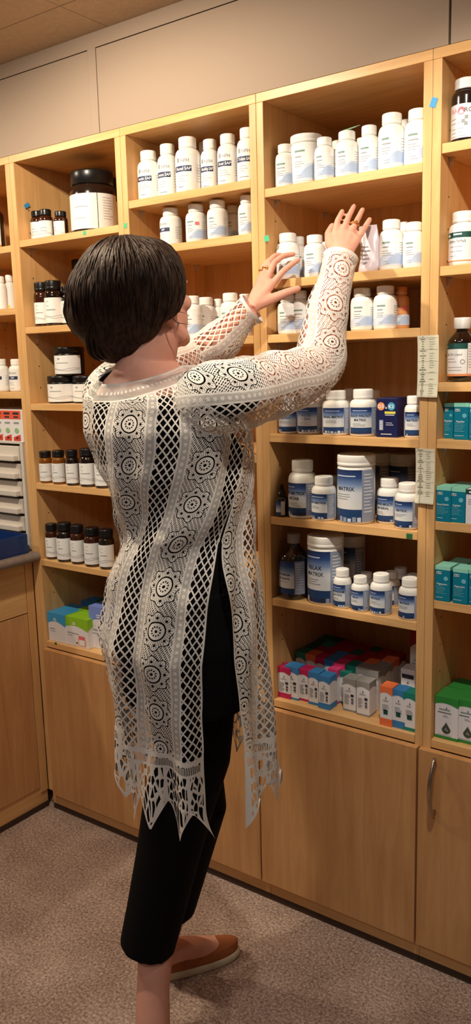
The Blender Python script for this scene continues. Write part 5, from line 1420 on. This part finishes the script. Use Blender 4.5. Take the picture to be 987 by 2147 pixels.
me.materials.append(TUNM)
tun = bpy.data.objects.new('lace_tunic', me); COL.objects.link(tun); tun.parent = woman
tun['label'] = 'white crochet lace tunic with side slit and pointed fringe hem'

def sleeve(name, path, radii, phase, up, a0):
    """tube along the arm; U runs round it, V along it"""
    pts = []; rr = []
    n = len(path)
    for i in range(n-1):
        p0, p1, p2, p3 = path[max(i-1,0)], path[i], path[i+1], path[min(i+2, n-1)]
        for q in range(16):
            t = q/16; pts.append(0.5*((2*p1)+(p2-p0)*t+(2*p0-5*p1+4*p2-p3)*t*t+(3*p1-p0-3*p2+p3)*t**3)); rr.append(radii[i]+(radii[i+1]-radii[i])*(t*t*(3-2*t)))
    pts.append(path[-1]); rr.append(radii[-1])
    seg = 64; N = len(pts); vs = []; uvs = []; L = [0]
    for i in range(1, N): L.append(L[-1]+(pts[i]-pts[i-1]).length)
    for i, p in enumerate(pts):
        t = (pts[min(i+1, N-1)]-pts[max(i-1, 0)]).normalized()
        nx = (up-t*up.dot(t)).normalized(); ny = t.cross(nx)
        for k in range(seg+1):
            a = 2*PI*k/seg+a0+PI; w = 1+0.028*math.sin(L[i]*75+1.5*math.sin(a))+0.02*math.sin(3*a+L[i]*20)
            vs.append(p+nx*(math.cos(a)*rr[i]*w)+ny*(math.sin(a)*rr[i]*w))
    LK_ = [[0.0]*(seg+1)]
    for i in range(1, N): LK_.append([LK_[-1][k]+(vs[i*(seg+1)+k]-vs[(i-1)*(seg+1)+k]).length for k in range(seg+1)])
    LK_ = [[L[i]+((LK_[i][k]-LK_[32][k])-(L[i]-L[32]) if i < 32 else 0.0) for k in range(seg+1)] for i in range(N)]
    fs = []
    for i in range(N-1):
        for k in range(seg): fs.append((i*(seg+1)+k, i*(seg+1)+k+1, (i+1)*(seg+1)+k+1, (i+1)*(seg+1)+k))
    me = bpy.data.meshes.new(name); me.from_pydata(vs, [], fs); ul = me.uv_layers.new(name='UVMap'); ue = me.uv_layers.new(name='Edge')
    for p in me.polygons:
        p.use_smooth = True
        for li in p.loop_indices:
            i, k = divmod(me.loops[li].vertex_index, seg+1)
            a = 2*PI*k/seg-PI
            ul.data[li].uv = (a*rr[i]+phase, LK_[i][k]); ue.data[li].uv = (min(L[-1]-L[i], 0.0+L[i]+0.004)*0.6, 0.1)
    me.update(); me.materials.append(SLVM); o = bpy.data.objects.new(name, me); COL.objects.link(o); o.parent = tun
    return o
SLVM = lace('crochet_sleeve', 0.0, 1.0, False)
sleeve('sleeve', [HP(392, 850, 1.57), R_SH+Vector((.010,0,-.012)), R_SH.lerp(R_EL, .5)+Vector((0,0,-.014)), R_EL+Vector((.002,0,-.002)), R_EL.lerp(R_WR, .45), R_WR.lerp(R_EL, .12), R_WR.lerp(R_EL, -0.03)],
       [.050, .066, .064, .054, .044, .034, .037], 0.099, Vector((0,0,1)), math.radians(48))
sleeve('sleeve', [HP(270, 845, 1.64), L_SH+Vector((0,0,-.008)), L_SH.lerp(L_EL, .5)+Vector((0,0,-.006)), L_EL+Vector((0,0,-.002)), L_EL.lerp(L_WR, .45)+Vector((0,0,-.012)), L_WR.lerp(L_EL, .14), L_WR.lerp(L_EL, -0.02)],
       [.050, .060, .058, .052, .046, .032, .036], 0.0225, Vector((0,0,1)), math.radians(75))

# black top under the lace
mblk = mat('black_jersey', (14, 13, 15), 0.85, spec=0.15)
tp = MB(); g = 0.006
TT = [r_ for r_ in TOR if 800 < r_[0] < 1350]
rings_ = []
for v_, u_, a_, b_, d_ in TT: rings_.append(ring(HP(u_, v_, HB), a_+g, b_+g, d_, 48))
tp.loft(rings_)
for s in (-1, 1): tp.ell(HP(341, 965, HB)+fC*0.072+rC*(0.062*s), .062, .058, .066); tp.ell(HP(384, 1340, HB)-fP*0.050+rP*(0.070*s), .079, .077, .096)
for s in (-1,):
    f_, r_ = ang(81)
    c0 = HP(318, 815, HB)
    tp.tube([c0+r_*(.092*s)-f_*.066, c0+r_*(.088*s)-f_*.034+Vector((0,0,.026)), c0+r_*(.086*s)+f_*.03+Vector((0,0,.028)), c0+r_*(.09*s)+f_*.066+Vector((0,0,.0))], [.010]*4, 12)
tp.tube([HP(392, 838, 1.55), HP(415, 830, 1.52), R_SH, R_SH.lerp(R_EL, .30)], [.044, .050, .0500, .0500], 24)
tp.tube([HP(262, 838, 1.66), L_SH, L_SH.lerp(L_EL, .30)], [.046, .0475, .048], 24)
remesh(tp, 'black_top', mblk, 0.006, 6, woman)

# trousers, cropped and wide at the hem
mtr2 = mat('black_trouser_cloth', (9, 9, 11), 0.8, spec=0.15)
tr = MB()
tr.loft([ring(HP(u_, v_, HB), a_+.009, b_+.009, d_, 40) for v_, u_, a_, b_, d_ in TOR if v_ >= 1210])
for s in (-1, 1): tr.ell(HP(384, 1340, HB)-fP*0.050+rP*(0.070*s), .074, .072, .096)
tr.tube([HP(420, 1290, 1.565), HP(421, 1400, 1.565), HP(419, 1480, 1.565), HP(408, 1580, 1.56), HP(373, 1690, 1.545), HP(350, 1800, 1.545), HP(328, 1900, 1.54), HP(312, 1968, 1.535), HP(309, 1984, 1.535)], [.070, .068, .070, .073, .0715, .0645, .0605, .0580, .0575], 40)
K = [L_HIP, L_HIP.lerp(L_KN, .5), L_KN, L_KN.lerp(L_AN, .5), L_KN.lerp(L_AN, .72)]
tr.tube(K, [.080, .072, .062, .056, .054], 36)
remesh(tr, 'trousers', mtr2, 0.005, 6, woman)['label'] = 'black cropped trousers'

# espadrilles
mrust = mat('rust_suede', (156, 92, 54), 0.85, spec=0.15, bump=0.3, bscale=400, var=0.1, vscale=60); msole = mat('jute_sole', (206, 192, 164), 0.9, bump=0.4, bscale=300)
def shoe(an, deg):
    f, r = ang(deg); b = Vector((an.x, an.y, 0)); P = lambda x, y, z: b+f*x+r*y+Vector((0,0,z))
    wd = lambda q: 0.0350*max(0.0, 1-abs((q-0.5)*2)**2.7)**0.5*(0.86+0.26*q)
    Q = lambda i: 0.5-0.5*math.cos(PI*i/26)
    X0, X1 = -.062, .188; n = 26
    def outline(z, k=1.0, e=0.0):
        pts = []
        for i in range(n+1):
            q = Q(i); pts.append(P(X0-e+(X1-X0+2*e)*q, wd(q)*k+e*0.6, z))
        for i in range(n-1, 0, -1):
            q = Q(i); pts.append(P(X0-e+(X1-X0+2*e)*q, -wd(q)*k-e*0.6, z))
        return pts
    up = MB(); rows = []
    # upper: closed toe and heel, low cut over the instep
    def top(q): return 0.052 if q < 0.22 else (0.052-(q-0.22)/0.28*0.012 if q < 0.5 else 0.040)
    N = 2*n
    for lv in range(7):
        h = lv/6; ring_ = []
        base = outline(0.020)
        for i in range(N):
            q = Q(i if i <= n else N-i)
            zt = top(q); z = 0.020+(zt-0.020)*h
            kk = 1-0.16*h*h
            c = P(X0+(X1-X0)*q, 0, z); p = base[i].copy(); p.z = z; ring_.append(c+(p-c)*kk)
        rows.append(ring_)
    up.loft(rows, 0, False)
    # vamp over the toes
    vs = []; m_ = 14
    for i in range(15):
        q = 0.56+0.44*math.sin(PI/2*i/14)
        for j in range(m_+1):
            s = -1+2*j/m_; y = wd(q)*0.84*s; z = 0.040+0.022*(1-s*s)*(1-((q-0.56)/0.44)**2.2*0.95)
            vs.append(P(X0+(X1-X0)*q*0.999, y, z))
    up.add(vs, [(i*(m_+1)+j, (i+1)*(m_+1)+j, (i+1)*(m_+1)+j+1, i*(m_+1)+j+1) for i in range(14) for j in range(m_)], 0, True)
    # heel strap edge
    o = up.build('shoe', mrust, woman)
    so = MB(); so.loft([outline(0.001, 0.99, 0.001), outline(0.006, 1.0, 0.004), outline(0.016, 1.0, 0.004), outline(0.021, 1.0, 0.001)]); so.build('sole', msole, o)
    return o
s1 = shoe(R_AN, R_FD); s2 = shoe(L_AN, L_FD); s1['label'] = 'rust suede espadrille'; s2['label'] = 'rust suede espadrille'

# rings
mgold = mat('gold', (226, 180, 96), 0.2, metal=1.0)
def fring(P, D, r, stone):
    D = D.normalized(); a = D.orthogonal().normalized(); b = D.cross(a); m = MB(); pts = [P+(a*math.cos(2*PI*k/24)+b*math.sin(2*PI*k/24))*r for k in range(25)]
    m.tube(pts, .0014, 8)
    if stone: n_ = (CAM-P).normalized(); m.ell(P+(n_-D*n_.dot(D)).normalized()*(r+.001), .0035, .0035, .0035)
    m.build('finger_ring', mgold, woman)['label'] = 'gold finger ring'
kn = RK[2]; md = HP(748, 461, hr+.103); fring(kn.lerp(md, .55), md-kn, .0096, True)
kn = LK[2]; md = HP(564, 549, hl+.088); fring(kn.lerp(md, .45), md-kn, .0096, True)
kn = LK[3]; md = HP(553, 558, hl+.100); fring(kn.lerp(md, .55), md-kn, .0090, False)
print('JOINTS', [tuple(round(c, 3) for c in p) for p in (R_SH, R_EL, R_WR, L_SH, L_EL, L_WR, R_AN, R_HIP, HC)], 'handtips y', [round(HP(t[0], t[1], hr+t[2]).y, 3) for t in RT], round(HP(625,545,hl+.066).y, 3), round(HP(615,533,hl+.088).y,3), round(HP(571,542,hl+.110).y,3), 'L upper/fore', round((L_EL-L_SH).length,3), round((L_WR-L_EL).length,3))
